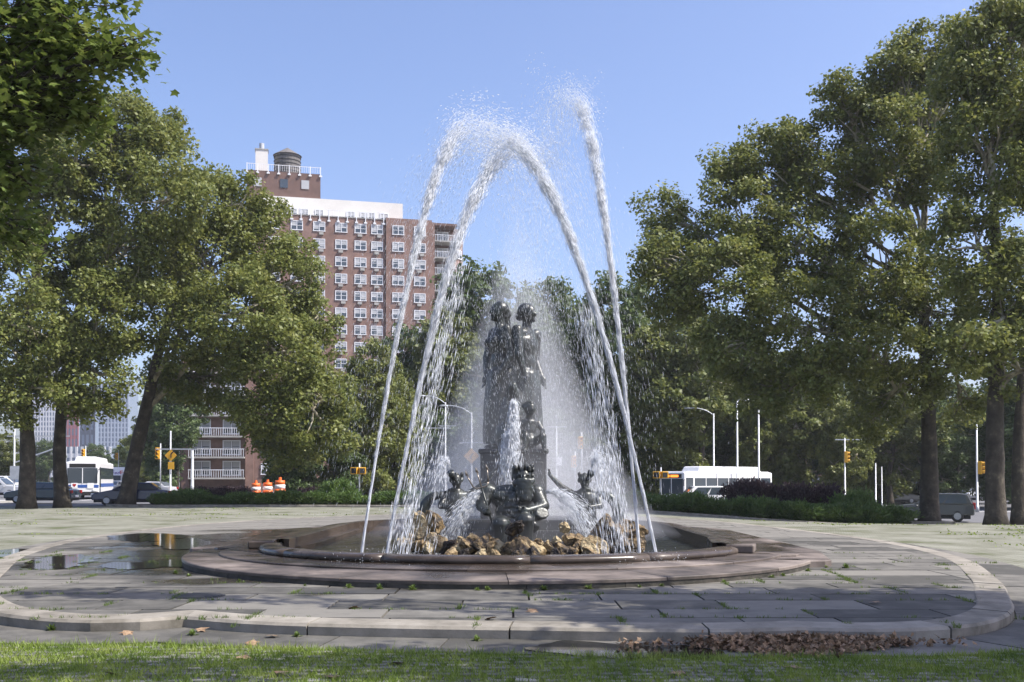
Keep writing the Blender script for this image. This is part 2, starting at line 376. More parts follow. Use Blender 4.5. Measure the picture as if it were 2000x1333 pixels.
wall_o = sweep(p3, 0, p3.L, [(-.3,-.3),(-.3,.15),(-.42,.15),(-.42,-.3)]).build('basin_wall', M['basin_wall'], basin)
wall_b = sweep(p3r, 0, p3r.L, [(-.5,-.3),(-.5,.15),(-.64,.15),(-.64,-.3)]).build('basin_wall', M['basin_wall'], basin)
# corner blocks where the front curve meets the straight sides
for (px_, py_, rz) in ((-4.85, 20.0, .1), (4.2, 18.8, -.3)):
    b = MB(); b.box((px_, py_, .235), (.5, .7, .15), rz); b.build('corner_block', M['pink_granite'], basin, bevel=.03)
# water of the basin
wm = principled('basin_water', (.022,.022,.02), .1, spec=.6); T = wm.node_tree
nz = N(wm, 'ShaderNodeTexNoise'); nz.inputs['Scale'].default_value = 5; nz.inputs['Detail'].default_value = 4
g_ = N(wm, 'ShaderNodeNewGeometry'); T.links.new(g_.outputs['Position'], nz.inputs['Vector'])
bp = N(wm, 'ShaderNodeBump'); bp.inputs['Strength'].default_value = .7; bp.inputs['Distance'].default_value = .05
T.links.new(nz.outputs[0], bp.inputs['Height']); T.links.new(bp.outputs[0], T.nodes['Principled BSDF'].inputs['Normal'])
wpts = [(p3.at(s)[0]-p3.at(s)[2]*.35, p3.at(s)[1]-p3.at(s)[3]*.35) for s in np.linspace(0, p3.L, 50)]+[(p3r.at(s)[0]-p3r.at(s)[2]*.55, p3r.at(s)[1]-p3r.at(s)[3]*.55) for s in np.linspace(.5, p3r.L-.5, 50)]
b = MB(); b.add([(x_, y_, .06) for x_, y_ in wpts], [tuple(range(len(wpts)))]); tag(b.build('water', wm), kind='structure')

# ------------------------------------------------------------------ bronze figures
def remeshed(name, mb, voxel, mat, parent, iters=5):
    o = bpy.data.objects.new('tmp', mb.mesh('tmp')); C.objects.link(o)
    r = o.modifiers.new('r', 'REMESH'); r.mode = 'VOXEL'; r.voxel_size = voxel; r.use_smooth_shade = True
    s = o.modifiers.new('s', 'SMOOTH'); s.factor = .5; s.iterations = iters
    bpy.context.view_layer.update(); dg = bpy.context.evaluated_depsgraph_get()
    me = bpy.data.meshes.new_from_object(o.evaluated_get(dg)); me.name = name
    C.objects.unlink(o); bpy.data.objects.remove(o)
    me.materials.clear()
    return link(name, me, mat, parent)
SY = 21.5
def V3(x, y, z): return Vector((x, y, z))
ped = empty('statue_pedestal', (0.03, SY, .1), 0, 'dark wet stone pedestal stepped at the foot, carrying the two tall bronze figures', 'pedestal')
def pbox(name, c, d, top=None, bevel=.03):
    b = MB(); b.box(c, d, 0, 0, top); return b.build(name, M['pedestal'], ped, bevel=bevel)
pbox('block', (0,0,1.12), (1.34,1.7,1.62)); pbox('cornice', (0,0,1.96), (1.42,1.78,.1)); pbox('plinth', (0,0,.38), (1.7,2.1,.3))
for i, (wx, wy, z) in enumerate(((4.0,3.4,.1),(3.2,2.9,.3),(2.5,2.5,.5))):
    for sx in (-1, 1): pbox('step', (sx*wx/4+sx*.01, -.25, z), (wx/2-.02, wy, .2))
pbox('panel', (-.42,-.87,1.2), (.36,.06,1.1)); pbox('panel', (.42,-.87,1.2), (.36,.06,1.1))
# tall pair, H about 3.05 m
def standing(name, ox, oy, face, H, female, label, group):
    root = empty(name, (ox, oy, 2.1), face, label, 'statue', group); b = MB(); h = H
    sw = .098*h if female else .122*h; hw = .066*h
    # legs inside drapery, weight on one leg
    for s in (-1, 1):
        b.limb((s*hw*.75, 0, .5*h), (s*hw*.85, -.03*h if s > 0 else -.012*h, .275*h), .062*h, .044*h)
        b.limb((s*hw*.85, -.03*h if s > 0 else -.012*h, .275*h), (s*hw*.8, .015*h, .045*h), .043*h, .026*h)
        b.ell((s*hw*.8, -.03*h, .022*h), (.028*h, .06*h, .022*h))
    b.ell((0, .01*h, .51*h), (hw*1.45, .075*h, .075*h)); b.ell((0, 0, .6*h), (hw*1.12, .058*h, .085*h))
    b.ell((0, 0, .715*h), (sw*.88, .068*h, .1*h)); b.ell((0, .01*h, .79*h), (sw*.95, .055*h, .05*h))
    if female:
        for s in (-1, 1): b.ell((s*.042*h, -.055*h, .725*h), (.036*h, .034*h, .036*h))
    b.limb((0, .008*h, .81*h), (0, 0, .885*h), .036*h, .032*h)
    b.ell((0, -.008*h, .93*h), (.047*h, .056*h, .068*h), 16, 12); b.ell((0, -.06*h, .922*h), (.012*h, .016*h, .018*h)); b.ell((0, -.045*h, .885*h), (.022*h, .02*h, .018*h))
    # arms
    for s in (-1, 1):
        sh = V3(s*sw, .005*h, .805*h); el = V3(s*(sw+.03*h), .025*h if s > 0 else -.03*h, .63*h); ha = V3(s*(sw-.005*h), -.05*h, .5*h)
        b.limb(sh, el, .04*h if not female else .033*h, .03*h); b.limb(el, ha, .029*h, .019*h); b.ell(ha+V3(0,-.01*h,-.025*h), (.016*h,.024*h,.036*h))
        for k in range(4): b.limb(ha+V3((k-1.5)*.009*h, -.015*h, -.045*h), ha+V3((k-1.5)*.009*h, -.03*h, -.075*h), .0065*h, .005*h, 6)
    body = remeshed('body', b, .022, M['bronze'], root, 4)
    hb = MB(); hb.ell((0, .012*h, .947*h), (.056*h, .06*h, .06*h), 16, 12); hb.ell((0, .06*h, .92*h), (.035*h, .03*h, .035*h))
    if female: hb.limb((0, .05*h, .92*h), (0, .07*h, .82*h), .03*h, .018*h)
    remeshed('hair', hb, .02, M['bronze'], root, 2)
    # drapery from the hips down, folds as vertical ridges
    d = MB(); n = 40; rows = 14; vs = []
    for i in range(rows+1):
        t = i/rows; z = (.545-.5*t)*h
        for j in range(n):
            a = 2*math.pi*j/n; fold = 1+.05*math.sin(a*9+t*2)+.03*math.sin(a*17+1)
            rx = hw*(1.5+.55*math.sin(t*2.2))*fold; ry = (.085+.035*math.sin(t*2.0))*h*fold
            lift = .06*h*max(0, math.sin(a))*(t**2)
            vs.append((rx*math.cos(a)*(1-.18*t), ry*math.sin(a)+.015*h, z+lift*.3))
    fs = [(i*n+j, i*n+(j+1)%n, (i+1)*n+(j+1)%n, (i+1)*n+j) for i in range(rows) for j in range(n)]
    d.add(vs, fs+[tuple(range(n))[::-1]]); d.build('drapery', M['bronze'], root, True)
    return root
standing('woman_statue', -.27, SY+.0, R(-62), 3.13, True, 'tall bronze woman turned outward, back to back with the man on the pedestal', None)
standing('man_statue', .32, SY+.05, R(58), 3.1, False, 'tall broad bronze man turned outward, back to back with the woman on the pedestal', None)
# ship prow mass between the pair
b = MB(); b.ell((0,0,.7), (.42,.55,.75), 18, 14); b.ell((.02,.1,1.45), (.27,.32,.85), 16, 12); b.ell((0,-.45,.35), (.4,.4,.4)); b.limb((0,-.3,.9),(0,-.62,1.35),.2,.1)
pr_ = empty('prow', (0.02, SY, 2.05), 0, 'bronze ship prow with spout between the standing pair', 'sculpture'); remeshed('hull', b, .04, M['bronze'], pr_, 6)
# seated boy in front of the man
def child():
    r = empty('boy_statue', (.36, SY-.72, 2.05), R(18), 'small bronze boy seated with knees apart at the foot of the standing man', 'statue'); b = MB()
    b.ell((0,.05,.22), (.2,.18,.17)); b.ell((0,.08,.45), (.17,.13,.22)); b.ell((0,.08,.6), (.2,.12,.1))
    b.limb((0,.06,.66),(0,.02,.76),.07,.065); b.ell((0,-.02,.88), (.125,.14,.15), 16, 12); b.ell((0,-.15,.86), (.03,.03,.035))
    for s in (-1, 1):
        b.limb((s*.1,0,.2),(s*.19,-.27,.3),.1,.078); b.limb((s*.19,-.27,.3),(s*.21,-.3,.02),.072,.045); b.ell((s*.21,-.36,0), (.05,.1,.04))
        b.limb((s*.2,.07,.6),(s*.27,-.05,.42),.065,.05); b.limb((s*.27,-.05,.42),(s*.17,-.24,.4),.05,.035)
        for k in range(4): b.limb((s*.17+(k-1.5)*.018,-.25,.4),(s*.17+(k-1.5)*.018,-.3,.37),.012,.01,6)
    remeshed('body', b, .018, M['bronze'], r, 4)
    h_ = MB(); h_.ell((0,.02,.92), (.14,.145,.13), 16, 10); [h_.ell((.12*math.cos(a), .03+.12*math.sin(a), .93+.05*math.sin(3*a)), (.05,.05,.05)) for a in np.linspace(0, 6.28, 9)]
    remeshed('hair', h_, .02, M['bronze'], r, 2); return r
child()

def neptune():
    r = empty('sea_god_statue', (.02, 19.5, .3), 0, 'burly bronze sea god with beard and crown, crouching before the pedestal', 'statue'); b = MB()
    hip = V3(0,.22,.42)
    r.scale = (1.14,1.0,.95)
    b.ell((0,.2,.4), (.33,.27,.24)); b.ell((-.01,.1,.62), (.30,.23,.22)); b.ell((-.02,.14,.85), (.36,.25,.24)); b.ell((-.03,.18,1.0), (.40,.22,.16))
    for s in (-1, 1): b.ell((s*.16-.03,-.05,.93), (.17,.065,.1))                       # pectorals
    for k in range(3):
        for s in (-1, 1): b.ell((s*.075-.01,-.1,.72-.1*k), (.07,.05,.055))           # belly
    # thighs come forward and down, knees to the viewer
    for s, kx in ((-1,-.2),(1,.2)):
        kn = V3(kx,-.5,.38 if s < 0 else .45); b.limb((s*.17,.1,.36), kn, .2, .155); b.limb(kn, (kx*1.1,-.42,-.1), .145, .1); b.ell((kx*1.1,-.55,-.14), (.09,.2,.07))
        b.ell(kn+V3(0,-.07,0), (.1,.07,.1))
    # his right arm (viewer's left) lowered to the trident shaft, the other across the belly
    sh = V3(-.44,.14,1.02); el = V3(-.52,-.02,.72); ha = V3(-.42,-.3,.6)
    b.ell(sh, (.17,.16,.16)); b.limb(sh, el, .145, .115); b.limb(el, ha, .11, .07)
    sh2 = V3(.38,.14,1.0); el2 = V3(.5,-.06,.72); ha2 = V3(.22,-.34,.64)
    b.ell(sh2, (.17,.16,.16)); b.limb(sh2, el2, .145, .115); b.limb(el2, ha2, .11, .07)
    for h_, dx in ((ha, V3(-.02,-.05,.02)), (ha2, V3(-.07,-.03,.02))):
        b.ell(h_+dx*.8, (.075,.06,.08))
        for k in range(4): b.limb(h_+dx*1.4+V3(0,-.01,.045-.03*k), h_+dx*2.4+V3(.03,-.03,.04-.03*k), .019, .015, 6)
        b.limb(h_+dx+V3(.03,-.04,.06), h_+dx*1.5+V3(.05,-.08,.05), .02, .016, 6)
    b.limb((.08,.1,1.08),(.16,.02,1.22),.13,.12); b.ell((.17,-.02,1.31), (.14,.165,.19), 16, 12)
    b.ell((.18,-.185,1.3), (.03,.045,.05)); b.ell((.12,-.15,1.35), (.05,.04,.025)); b.ell((.23,-.15,1.35), (.05,.04,.025))
    remeshed('body', b, .02, M['bronze'], r, 3)
    bd = MB(); rr = random.Random(3)
    for k in range(75):                                                                  # curls of beard and hair
        a = rr.uniform(-1.5, 1.5); z = rr.uniform(.86, 1.24); wdt = .06+.15*(z-.8)
        bd.ell((.18+wdt*math.sin(a)*1.3, -.1-.12*math.cos(a)-.1*(1.24-z), z), (.05,.05,.065))
    for k in range(40):
        a = rr.uniform(.6, 5.7); z = rr.uniform(1.25, 1.5); bd.ell((.17+.155*math.sin(a), .02-.155*math.cos(a), z), (.045,.045,.05))
    remeshed('beard_and_hair', bd, .02, M['bronze'], r, 2)
    cr = MB()
    for k in range(9):
        a = 2*math.pi*k/9; c = V3(.17+.14*math.cos(a), .0+.14*math.sin(a), 1.45); cr.tube([c, c+V3(.035*math.cos(a), .035*math.sin(a), .13)], [.028,.006], 6)
    cr.build('crown', M['bronze'], r, True)
    cl = MB(); n = 30; vs = []
    for i in range(8):
        t = i/7
        for j in range(n):
            a = 2*math.pi*j/n; f = 1+.07*math.sin(a*7+t*3); vs.append(((.36+.06*t)*f*math.cos(a), .06+(.36+.16*t)*f*math.sin(a), .48-.25*t))
    cl.add(vs, [(i*n+j, i*n+(j+1)%n, (i+1)*n+(j+1)%n, (i+1)*n+j) for i in range(7) for j in range(n)]); cl.build('loin_cloth', M['bronze'], r, True)
    sh_ = MB(); pts = [V3(.34,-.3,.6)+V3(.14*math.cos(t)*(1-t/9), .1*math.sin(t)*(1-t/9)-.03, -.05*t) for t in np.linspace(0, 8, 26)]
    sh_.tube(pts, [.13-.004*i for i in range(26)], 10); remeshed('conch', sh_, .02, M['bronze'], r, 2)
    return r
neptune()
# trident, leaning in his fist
tr = empty('trident', (-.45, 19.17, .84), 0, 'thin bronze three-pronged spear leaning beside the bearded figure', 'trident')
b = MB(); a0, a1 = V3(.09,.02,-.2), V3(-.12,.0,.5); b.tube([a0, a1], .02, 8); b.build('shaft', M['bronze'], tr, True)
b = MB(); d_ = (a1-a0).normalized(); sx_ = V3(d_.z,0,-d_.x); b.tube([a1-sx_*.15+d_*.06, a1-sx_*.09, a1+sx_*.09, a1+sx_*.15+d_*.06], .018, 6)
for s in (-1, 0, 1):
    q0 = a1+sx_*s*.15+d_*(.06 if s else 0); q1 = a1+sx_*s*.2+d_*.3; b.tube([q0, q1], [.016,.012], 6); b.tube([q1, q1+d_*.1], [.03,.003], 6); b.tube([q1+sx_*.04-d_*.04, q1+d_*.03], [.004,.014], 5)
b.build('prongs', principled('bright_bronze', (.25,.22,.18), .3, .6), tr, True)

def triton(name, ox, oy, mir, label):
    r = empty(name, (ox, oy, .35), 0, label, 'statue'); b = MB(); s = mir
    tail = [V3(s*(.0+.0), .1, .15), V3(s*.28,.12,.1), V3(s*.55,.05,.22), V3(s*.62,.0,.5), V3(s*.45,-.02,.78), V3(s*.2,.0,.86)]
    pts = catmull3(tail); b.tube(pts, list(np.linspace(.2, .07, len(pts))), 12)
    b.ell((0,.08,.3), (.22,.2,.2)); b.limb((0,.08,.3),(-s*.05,.05,.75),.2,.23); b.ell((-s*.06,.05,.8), (.27,.18,.15))
    b.limb((-s*.05,.04,.9),(-s*.05,.0,1.0),.08,.075); b.ell((-s*.05,-.02,1.12), (.11,.13,.15)); b.ell((-s*.05,-.14,1.11), (.025,.035,.03))
    b.limb((-s*.28,.04,.84),(-s*.5,-.06,.98),.085,.07); b.limb((-s*.5,-.06,.98),(-s*.72,-.1,1.2),.068,.045); b.ell((-s*.76,-.11,1.25),(.04,.035,.06))
    b.limb((s*.18,.04,.84),(s*.25,-.15,.62),.085,.07); b.limb((s*.25,-.15,.62),(s*.05,-.28,.6),.066,.045); b.ell((s*.02,-.3,.6),(.05,.04,.05))
    for k in range(4): b.limb((-s*.77+k*.012,-.12,1.28),(-s*.8+k*.02,-.13,1.36),.013,.01,6)
    remeshed('body', b, .022, M['bronze'], r, 3)
    f = MB(); e = V3(*pts[-1])
    for k in (-1, 1): f.add([e, e+V3(-s*.1,.05*k,.1), e+V3(-s*.28,.16*k,.16), e+V3(-s*.2,.1*k,-.02), e+V3(0,.02*k,.03), e+V3(-s*.26,.16*k,.12)], [(0,1,2,3),(4,3,5,1)])
    f.build('tail_fin', M['bronze'], r)
    hh = MB(); rr = random.Random(5)
    for k in range(30):
        a = rr.uniform(0,6.28); z = rr.uniform(1.1,1.26); hh.ell((-s*.05+.11*math.sin(a), .01-.11*math.cos(a)*(.5 if math.cos(a) > 0 else 1), z), (.04,.04,.045))
    remeshed('hair', hh, .02, M['bronze'], r, 2)
    hn = MB(); hn.tube([V3(-s*.05,-.15,1.1), V3(-s*.02,-.28,1.14), V3(s*.05,-.4,1.28)], [.02,.04,.08], 8); hn.build('shell_horn', M['bronze'], r, True)
    return r
def catmull3(pts, k=6):
    out = []; n = len(pts)
    for i in range(n-1):
        p0 = pts[i-1] if i else pts[0]*2-pts[1]; p1, p2 = pts[i], pts[i+1]; p3_ = pts[i+2] if i+2 < n else pts[-1]*2-pts[-2]
        for j in range(k):
            t = j/k; out.append(.5*((2*p1)+(p2-p0)*t+(2*p0-5*p1+4*p2-p3_)*t*t+(3*p1-p0-3*p2+p3_)*t**3))
    return out+[pts[-1]]
triton('triton_statue', -1.15, 20.3, -1, 'bronze merman with looped tail and raised arm beside the trident')
triton('triton_statue', 1.5, 20.4, 1, 'bronze merman with looped tail on the side away from the trident')

# ------------------------------------------------------------------ rocks round the statue
def rock_mesh(seed):
    bm = bmesh.new(); bmesh.ops.create_icosphere(bm, subdivisions=3, radius=1); rr = random.Random(seed)
    pl = [(Vector((rr.gauss(0,1), rr.gauss(0,1), rr.gauss(0,1))).normalized(), rr.uniform(.5,.88)) for _ in range(13)]
    sd_ = Vector((rr.random()*50, rr.random()*50, 3))
    from mathutils import noise as nz_
    for v in bm.verts:
        p = v.co.copy()
        for n_, d_ in pl:
            k = p.dot(n_)
            if k > d_: p -= n_*(k-d_)*.9
        p *= 1+.22*nz_.noise(p*2.2+sd_)+.14*nz_.noise(p*5+sd_); v.co = p
    me = bpy.data.meshes.new('rock'); bm.to_mesh(me); bm.free(); me.materials.append(M['rock']); return me
rocks = [rock_mesh(i) for i in range(9)]
rd = random.Random(11)
def rock(x, y, z, r, sq=(1,1,1), label='ochre boulder among the rocks piled at the foot of the bronze group', grp='rocks around the statue'):
    o = link('rock', rocks[rd.randrange(9)]); o.location = (x, y, z); o.scale = (r*sq[0], r*sq[1], r*sq[2]); o.rotation_euler = (rd.uniform(-.4,.4), rd.uniform(-.4,.4), rd.uniform(0,6.3))
    return tag(o, label, 'rock', grp)
for i in range(19):
    px_ = 822+i*19.2+rd.uniform(-5,5); Yr = 18.0+.5*abs(px_-1000)/170+rd.uniform(-.12,.12); rock(X_at(px_, Yr, 1060), Yr, rd.uniform(.2,.3), rd.uniform(.15,.23), (1.15,.9,.95))
for i in range(13):
    px_ = 838+i*27+rd.uniform(-8,8); Yr = 18.25+.5*abs(px_-1000)/170; rock(X_at(px_, Yr, 1050), Yr, rd.uniform(.34,.43), rd.uniform(.1,.17), (1.15,.9,.9), 'rough ochre stone on the upper course of the rocks piled before the bronze group', 'upper course of rocks')
for px_, py_, r_ in ((905,1078,.13),(968,1070,.11),(1040,1072,.14),(1085,1068,.12),(880,1082,.15),(1120,1080,.12),(1150,1082,.16),(940,1082,.12),(1008,1082,.12)):
    rock(X_at(px_, 17.6, 1075), 17.6, .2, r_, label='small stone tucked against the row of ochre boulders')
rock(P(1003,1048,18.1).x, 18.1, .64, .17, (1.5,1,.8), 'pale wedge of stone lying on top of the boulders before the sea god', None)
rock(P(1102,1050,18.2).x, 18.2, .62, .12, (1,1,1), 'small pale stone perched on the boulders beside the largest one', None)
for px_, py_, r_ in ((815,1030,.3),(800,1050,.28),(845,1015,.25),(1205,1050,.36),(1225,1058,.36),(1235,1035,.3),(1180,1030,.25)):
    rock(X_at(px_, 19.2, py_), 19.2, Z_at(py_, 19.2)-.05, r_, (1,1,1.2), 'ochre boulder standing further back at the end of the row', 'rocks behind the row')

# ------------------------------------------------------------------ water jets
def water_mat():
    m = principled('white_water', (.95,.96,.98), .25, spec=.5); T = m.node_tree; b = T.nodes['Principled BSDF']
    t = N(m, 'ShaderNodeBsdfTranslucent'); t.inputs[0].default_value = (.9,.93,.97,1); mx = N(m, 'ShaderNodeMixShader'); mx.inputs[0].default_value = .6
    T.links.new(b.outputs[0], mx.inputs[1]); T.links.new(t.outputs[0], mx.inputs[2]); T.links.new(mx.outputs[0], T.nodes['Material Output'].inputs[0]); return m
M['spray'] = water_mat()
def drops(Pc, D, ln, th):
    """stretched octahedra: centres, unit directions, half lengths, half thickness"""
    n = len(Pc); a = np.cross(D, rng.normal(size=(n,3))); a /= np.linalg.norm(a, axis=1)[:,None]+1e-9; c = np.cross(D, a)
    V = np.stack([Pc+D*ln[:,None], Pc-D*ln[:,None], Pc+a*th[:,None], Pc+c*th[:,None], Pc-a*th[:,None], Pc-c*th[:,None]], 1).reshape(-1,3)
    t = np.array([(0,2,3),(0,3,4),(0,4,5),(0,5,2),(1,3,2),(1,4,3),(1,5,4),(1,2,5)])
    F = (np.arange(n)[:,None,None]*6+t[None]).reshape(-1,3); return V, F
def vol_mat(name, density, col=(.95,.97,1)):
    m = bpy.data.materials.new(name); m.use_nodes = True; T = m.node_tree; T.nodes.remove(T.nodes['Principled BSDF'])
    pv_ = N(m, 'ShaderNodeVolumePrincipled'); pv_.inputs['Color'].default_value = (*col,1); pv_.inputs['Density'].default_value = density; pv_.inputs['Anisotropy'].default_value = .2
    T.links.new(pv_.outputs[0], T.nodes['Material Output'].inputs['Volume']); return m
M['jet_mist'] = vol_mat('jet_mist', .55)
def jet(base, apex, label, n_up=17000, n_dn=3600, fall=.92, spread=1.0, strands=4):
    root = empty('water_jet', base, 0, label, 'water jet', 'arching water jets'); g = 9.8
    b0 = np.array(base); ap = np.array(apex); T_ = math.sqrt(2*(ap[2]-b0[2])/g); vh = (ap-b0)/T_; vh[2] = 0; vz = g*T_
    pos = lambda t: np.stack([vh[0]*t, vh[1]*t, vz*t-.5*g*t*t], -1)
    vel = lambda t: np.stack([np.full_like(t, vh[0]), np.full_like(t, vh[1]), vz-g*t], -1)
    def cloud(t, sig, ln, th):
        p = pos(t); d = vel(t); d /= np.linalg.norm(d, axis=1)[:,None]
        return drops(p+rng.normal(size=p.shape)*sig[:,None]*np.array([1,1,.8]), d, ln, th)
    st = MB()                                        # solid strands near the nozzle
    for k in range(strands):
        te = T_*rng.uniform(.2,.38); tt = np.linspace(0, te, 26); p = pos(tt); ph = rng.uniform(0,6.28); am = .01+.03*(tt/T_)
        p[:,0] += am*np.cos(ph+tt*2)*spread; p[:,1] += am*np.sin(ph+tt*2)*spread
        st.tube([tuple(q) for q in p], list(np.linspace(.016,.004,26)), 6)
    st.build('stream', M['spray'], root, True)
    u = rng.beta(1.15, 1.7, n_up); clump = .5+.5*np.sin(u*70+rng.uniform(0,6))*np.sin(u*23); keep = rng.random(n_up) < .35+.65*clump; u = u[keep]; t = u*T_
    puls = np.cumsum(rng.normal(size=60))*.012; off = np.interp(u, np.linspace(0,1,60), puls-puls.mean())*u
    V1, F1 = cloud(t, (.008+.125*u**1.9+.8*np.maximum(u-.78,0))*spread, rng.uniform(.05,.2,len(u))*(1.2-u*.75), rng.uniform(.0008,.0027,len(u))*(1+.35*u))
    V1[:,0] += np.repeat(off, 6)*.6
    u2 = rng.beta(1.0,1.15,n_dn)*fall; t2 = T_*(1+u2)
    V2, F2 = cloud(t2, (.2+.36*u2)*spread, rng.uniform(.02,.09,len(u2)), rng.uniform(.0009,.0026,len(u2)))
    # torn blobs at the crest
    u3 = np.clip(rng.normal(1.0,.12,420), .6, 1.3); ctr = rng.integers(0, 28, 420); jx = rng.normal(size=(28,3))*.26
    t3 = T_*u3; p3_ = pos(t3)+jx[ctr]*spread+rng.normal(size=(420,3))*.05; d3 = vel(t3); d3 /= np.linalg.norm(d3,axis=1)[:,None]
    V3_, F3 = drops(p3_, d3, rng.uniform(.012,.04,420), rng.uniform(.004,.010,420))
    me = fast_mesh('spray', np.concatenate([V1,V2,V3_]), np.concatenate([F1, F2+len(V1), F3+len(V1)+len(V2)]), True)
    o = link('spray', me, M['spray'], root); tag(o, kind='stuff')
    tt = np.linspace(.04, .8, 22); pc = pos(tt*T_); hz = MB(); hz.tube([tuple(q) for q in pc], [(.02+.13*q**1.6)*spread*(1 if q < .6 else max(.1, (.82-q)/.22)) for q in tt], 10)
    hz.build('fine_spray', M['jet_mist'], root, True); return root
JY = 17.0
def jp(px, py, Y): p = P(px, py, Y); return (p.x, p.y, p.z)
jb = lambda px: (X_at(px, JY, 1085), JY, .07)
jet(jb(703), jp(938, 245, 20.0), 'outer slender jet rising on the trident side of the basin')
jet(jb(752), jp(1030, 285, 19.4), 'inner jet rising on the trident side and leaning strongly over the statue', spread=1.25)
jet(jb(1286), jp(945, 262, 19.2), 'thick jet on the conch side leaning strongly over the statue', spread=1.1, n_up=21000)
jet(jb(1251), jp(1106, 190, 20.4), 'steep jet on the conch side that rises highest of all', spread=1.1)
# two loose curtains where the leaning jets come down
def falling(name, top, bot, n, sig, label):
    root = empty(name, bot, 0, label, 'falling water'); a, c = np.array(top), np.array(bot); u = rng.random(n)**.8
    p = (a-c)[None]*(1-u[:,None]); p[:,:2] *= (1-.0*u[:,None]); bow = np.sin(u*math.pi)*.25; p[:,0] += bow*np.sign(a[0]-c[0])*-.3
    fil = rng.integers(0, 9, n); fo = rng.normal(size=(9,3))*sig; fo[:,2] = 0
    p += fo[fil]*(.5+u[:,None])+rng.normal(size=(n,3))*sig*.55
    d = (c-a)/np.linalg.norm(c-a); V, F = drops(p, np.repeat(d[None], n, 0)+rng.normal(size=(n,3))*.03, rng.uniform(.05,.16,n), rng.uniform(.0018,.0045,n))
    o = link('spray', fast_mesh('spray', V, F, True), M['spray'], root); tag(o, kind='stuff')
falling('falling_stream', jp(905,520,18.0), (X_at(790,JY,1085), JY, .07), 1500, .11, 'loose stream of water coming down beside the inner jet on the trident side')
falling('falling_stream', jp(1140,600,18.0), (X_at(1206,JY,1085), JY, .07), 1500, .11, 'loose stream of water coming down on the conch side between statue and jets')
# spouts at the sculpture
def spout(p0, v, T_, n, s0, s1, label, thick=1.0):
    root = empty('water_spout', p0, 0, label, 'water spout'); t = rng.random(n)**.7*T_; v = np.array(v)
    sp = rng.normal(size=(n,3))*.5
    vv = v[None]*(1+rng.normal(size=(n,1))*.12)+sp*s1
    p = vv*t[:,None]+np.array([0,0,-4.9])*(t**2)[:,None]+rng.normal(size=(n,3))*s0
    d = vv+np.array([0,0,-9.8])*t[:,None]; d /= np.linalg.norm(d,axis=1)[:,None]
    V, F = drops(p, d, rng.uniform(.03,.1,n), rng.uniform(.002,.005,n)*thick); o = link('spray', fast_mesh('spray', V, F, True), M['spray'], root); tag(o, kind='stuff')
spout((-.4,19.6,1.25), (-1.75,-.5,.35), .62, 2000, .015, .5, 'fan of water thrown sideways past the trident')
spout((.66,19.6,1.25), (1.75,-.5,.45), .66, 2300, .015, .55, 'fan of water thrown sideways past the conch')
spout((.03,20.45,2.95), (0,-.35,.9), .62, 2600, .03, .22, 'white gush falling from the prow down the pedestal', 1.5)
spout((-.08,20.5,2.35), (-.05,-.5,.4), .5, 1800, .05, .3, 'short gush tumbling over the top edge of the pedestal', 1.5)
spout((-1.2,19.9,1.72), (-.5,-.3,1.6), .5, 500, .01, .4, 'thin squirt from the shell horn beside the trident')
spout((1.55,19.9,1.72), (.4,-.3,2.0), .6, 700, .01, .5, 'thin squirt from the shell horn on the conch side')
# veil of fine falling drops
n = 9000; a = rng.uniform(0,6.28,n); rad = 2.15*np.sqrt(rng.random(n)); z = .2+5.6*rng.random(n)**1.1; rad *= (1-.1*z)
Pv = np.stack([rad*np.cos(a), 1.2*rad*np.sin(a)-.9, z], 1); Dv = np.tile([.05,0,-1.0], (n,1))+rng.normal(size=(n,3))*.05; Dv /= np.linalg.norm(Dv,axis=1)[:,None]
V, F = drops(Pv, Dv, rng.uniform(.012,.05,n), rng.uniform(.001,.0024,n))
vo = link('falling_drops', fast_mesh('falling_drops', V, F), M['spray']); vo.location = (.1, 21.6, 0); tag(vo, 'fine drops raining down around the bronze pair', 'spray', kind='stuff')
# splash foam along the nozzles
n = 2600; fx = rng.choice([X_at(q, JY, 1085) for q in (703,752,790,1206,1251,1286)], n)+rng.normal(size=n)*.28; Pv = np.stack([fx, JY+rng.normal(size=n)*.3, .08+np.abs(rng.normal(size=n))*.09], 1)
V, F = drops(Pv, np.tile([0,0,1.], (n,1)), rng.uniform(.003,.012,n), rng.uniform(.002,.006,n)); fo = link('splash', fast_mesh('splash', V, F), M['spray']); tag(fo, 'white splash where the jets leave the basin water', 'splash', kind='stuff')
# mist: even volumes
def mist(name, prof, cy, density, sy=1.0, cx=0):          # closed shells of even density, one inside the other
    b = MB(); n = 28; vs = []
    for r_, z in prof:
        vs += [(cx+r_*math.cos(2*math.pi*j/n), cy+sy*r_*math.sin(2*math.pi*j/n), z) for j in range(n)]
    k = len(prof); b.add(vs, [(i*n+j, i*n+(j+1)%n, (i+1)*n+(j+1)%n, (i+1)*n+j) for i in range(k-1) for j in range(n)]+[tuple(range(n))[::-1], tuple((k-1)*n+j for j in range(n))])
    m = bpy.data.materials.new(name); m.use_nodes = True; T = m.node_tree; T.nodes.remove(T.nodes['Principled BSDF'])
    pv_ = N(m, 'ShaderNodeVolumePrincipled'); pv_.inputs['Color'].default_value = (.93,.95,1,1); pv_.inputs['Density'].default_value = density; pv_.inputs['Anisotropy'].default_value = .2
    T.links.new(pv_.outputs[0], T.nodes['Material Output'].inputs['Volume'])
    return tag(b.build(name, m, smooth=True), 'pale veil of spray drifting around the bronze group', 'mist', kind='stuff')
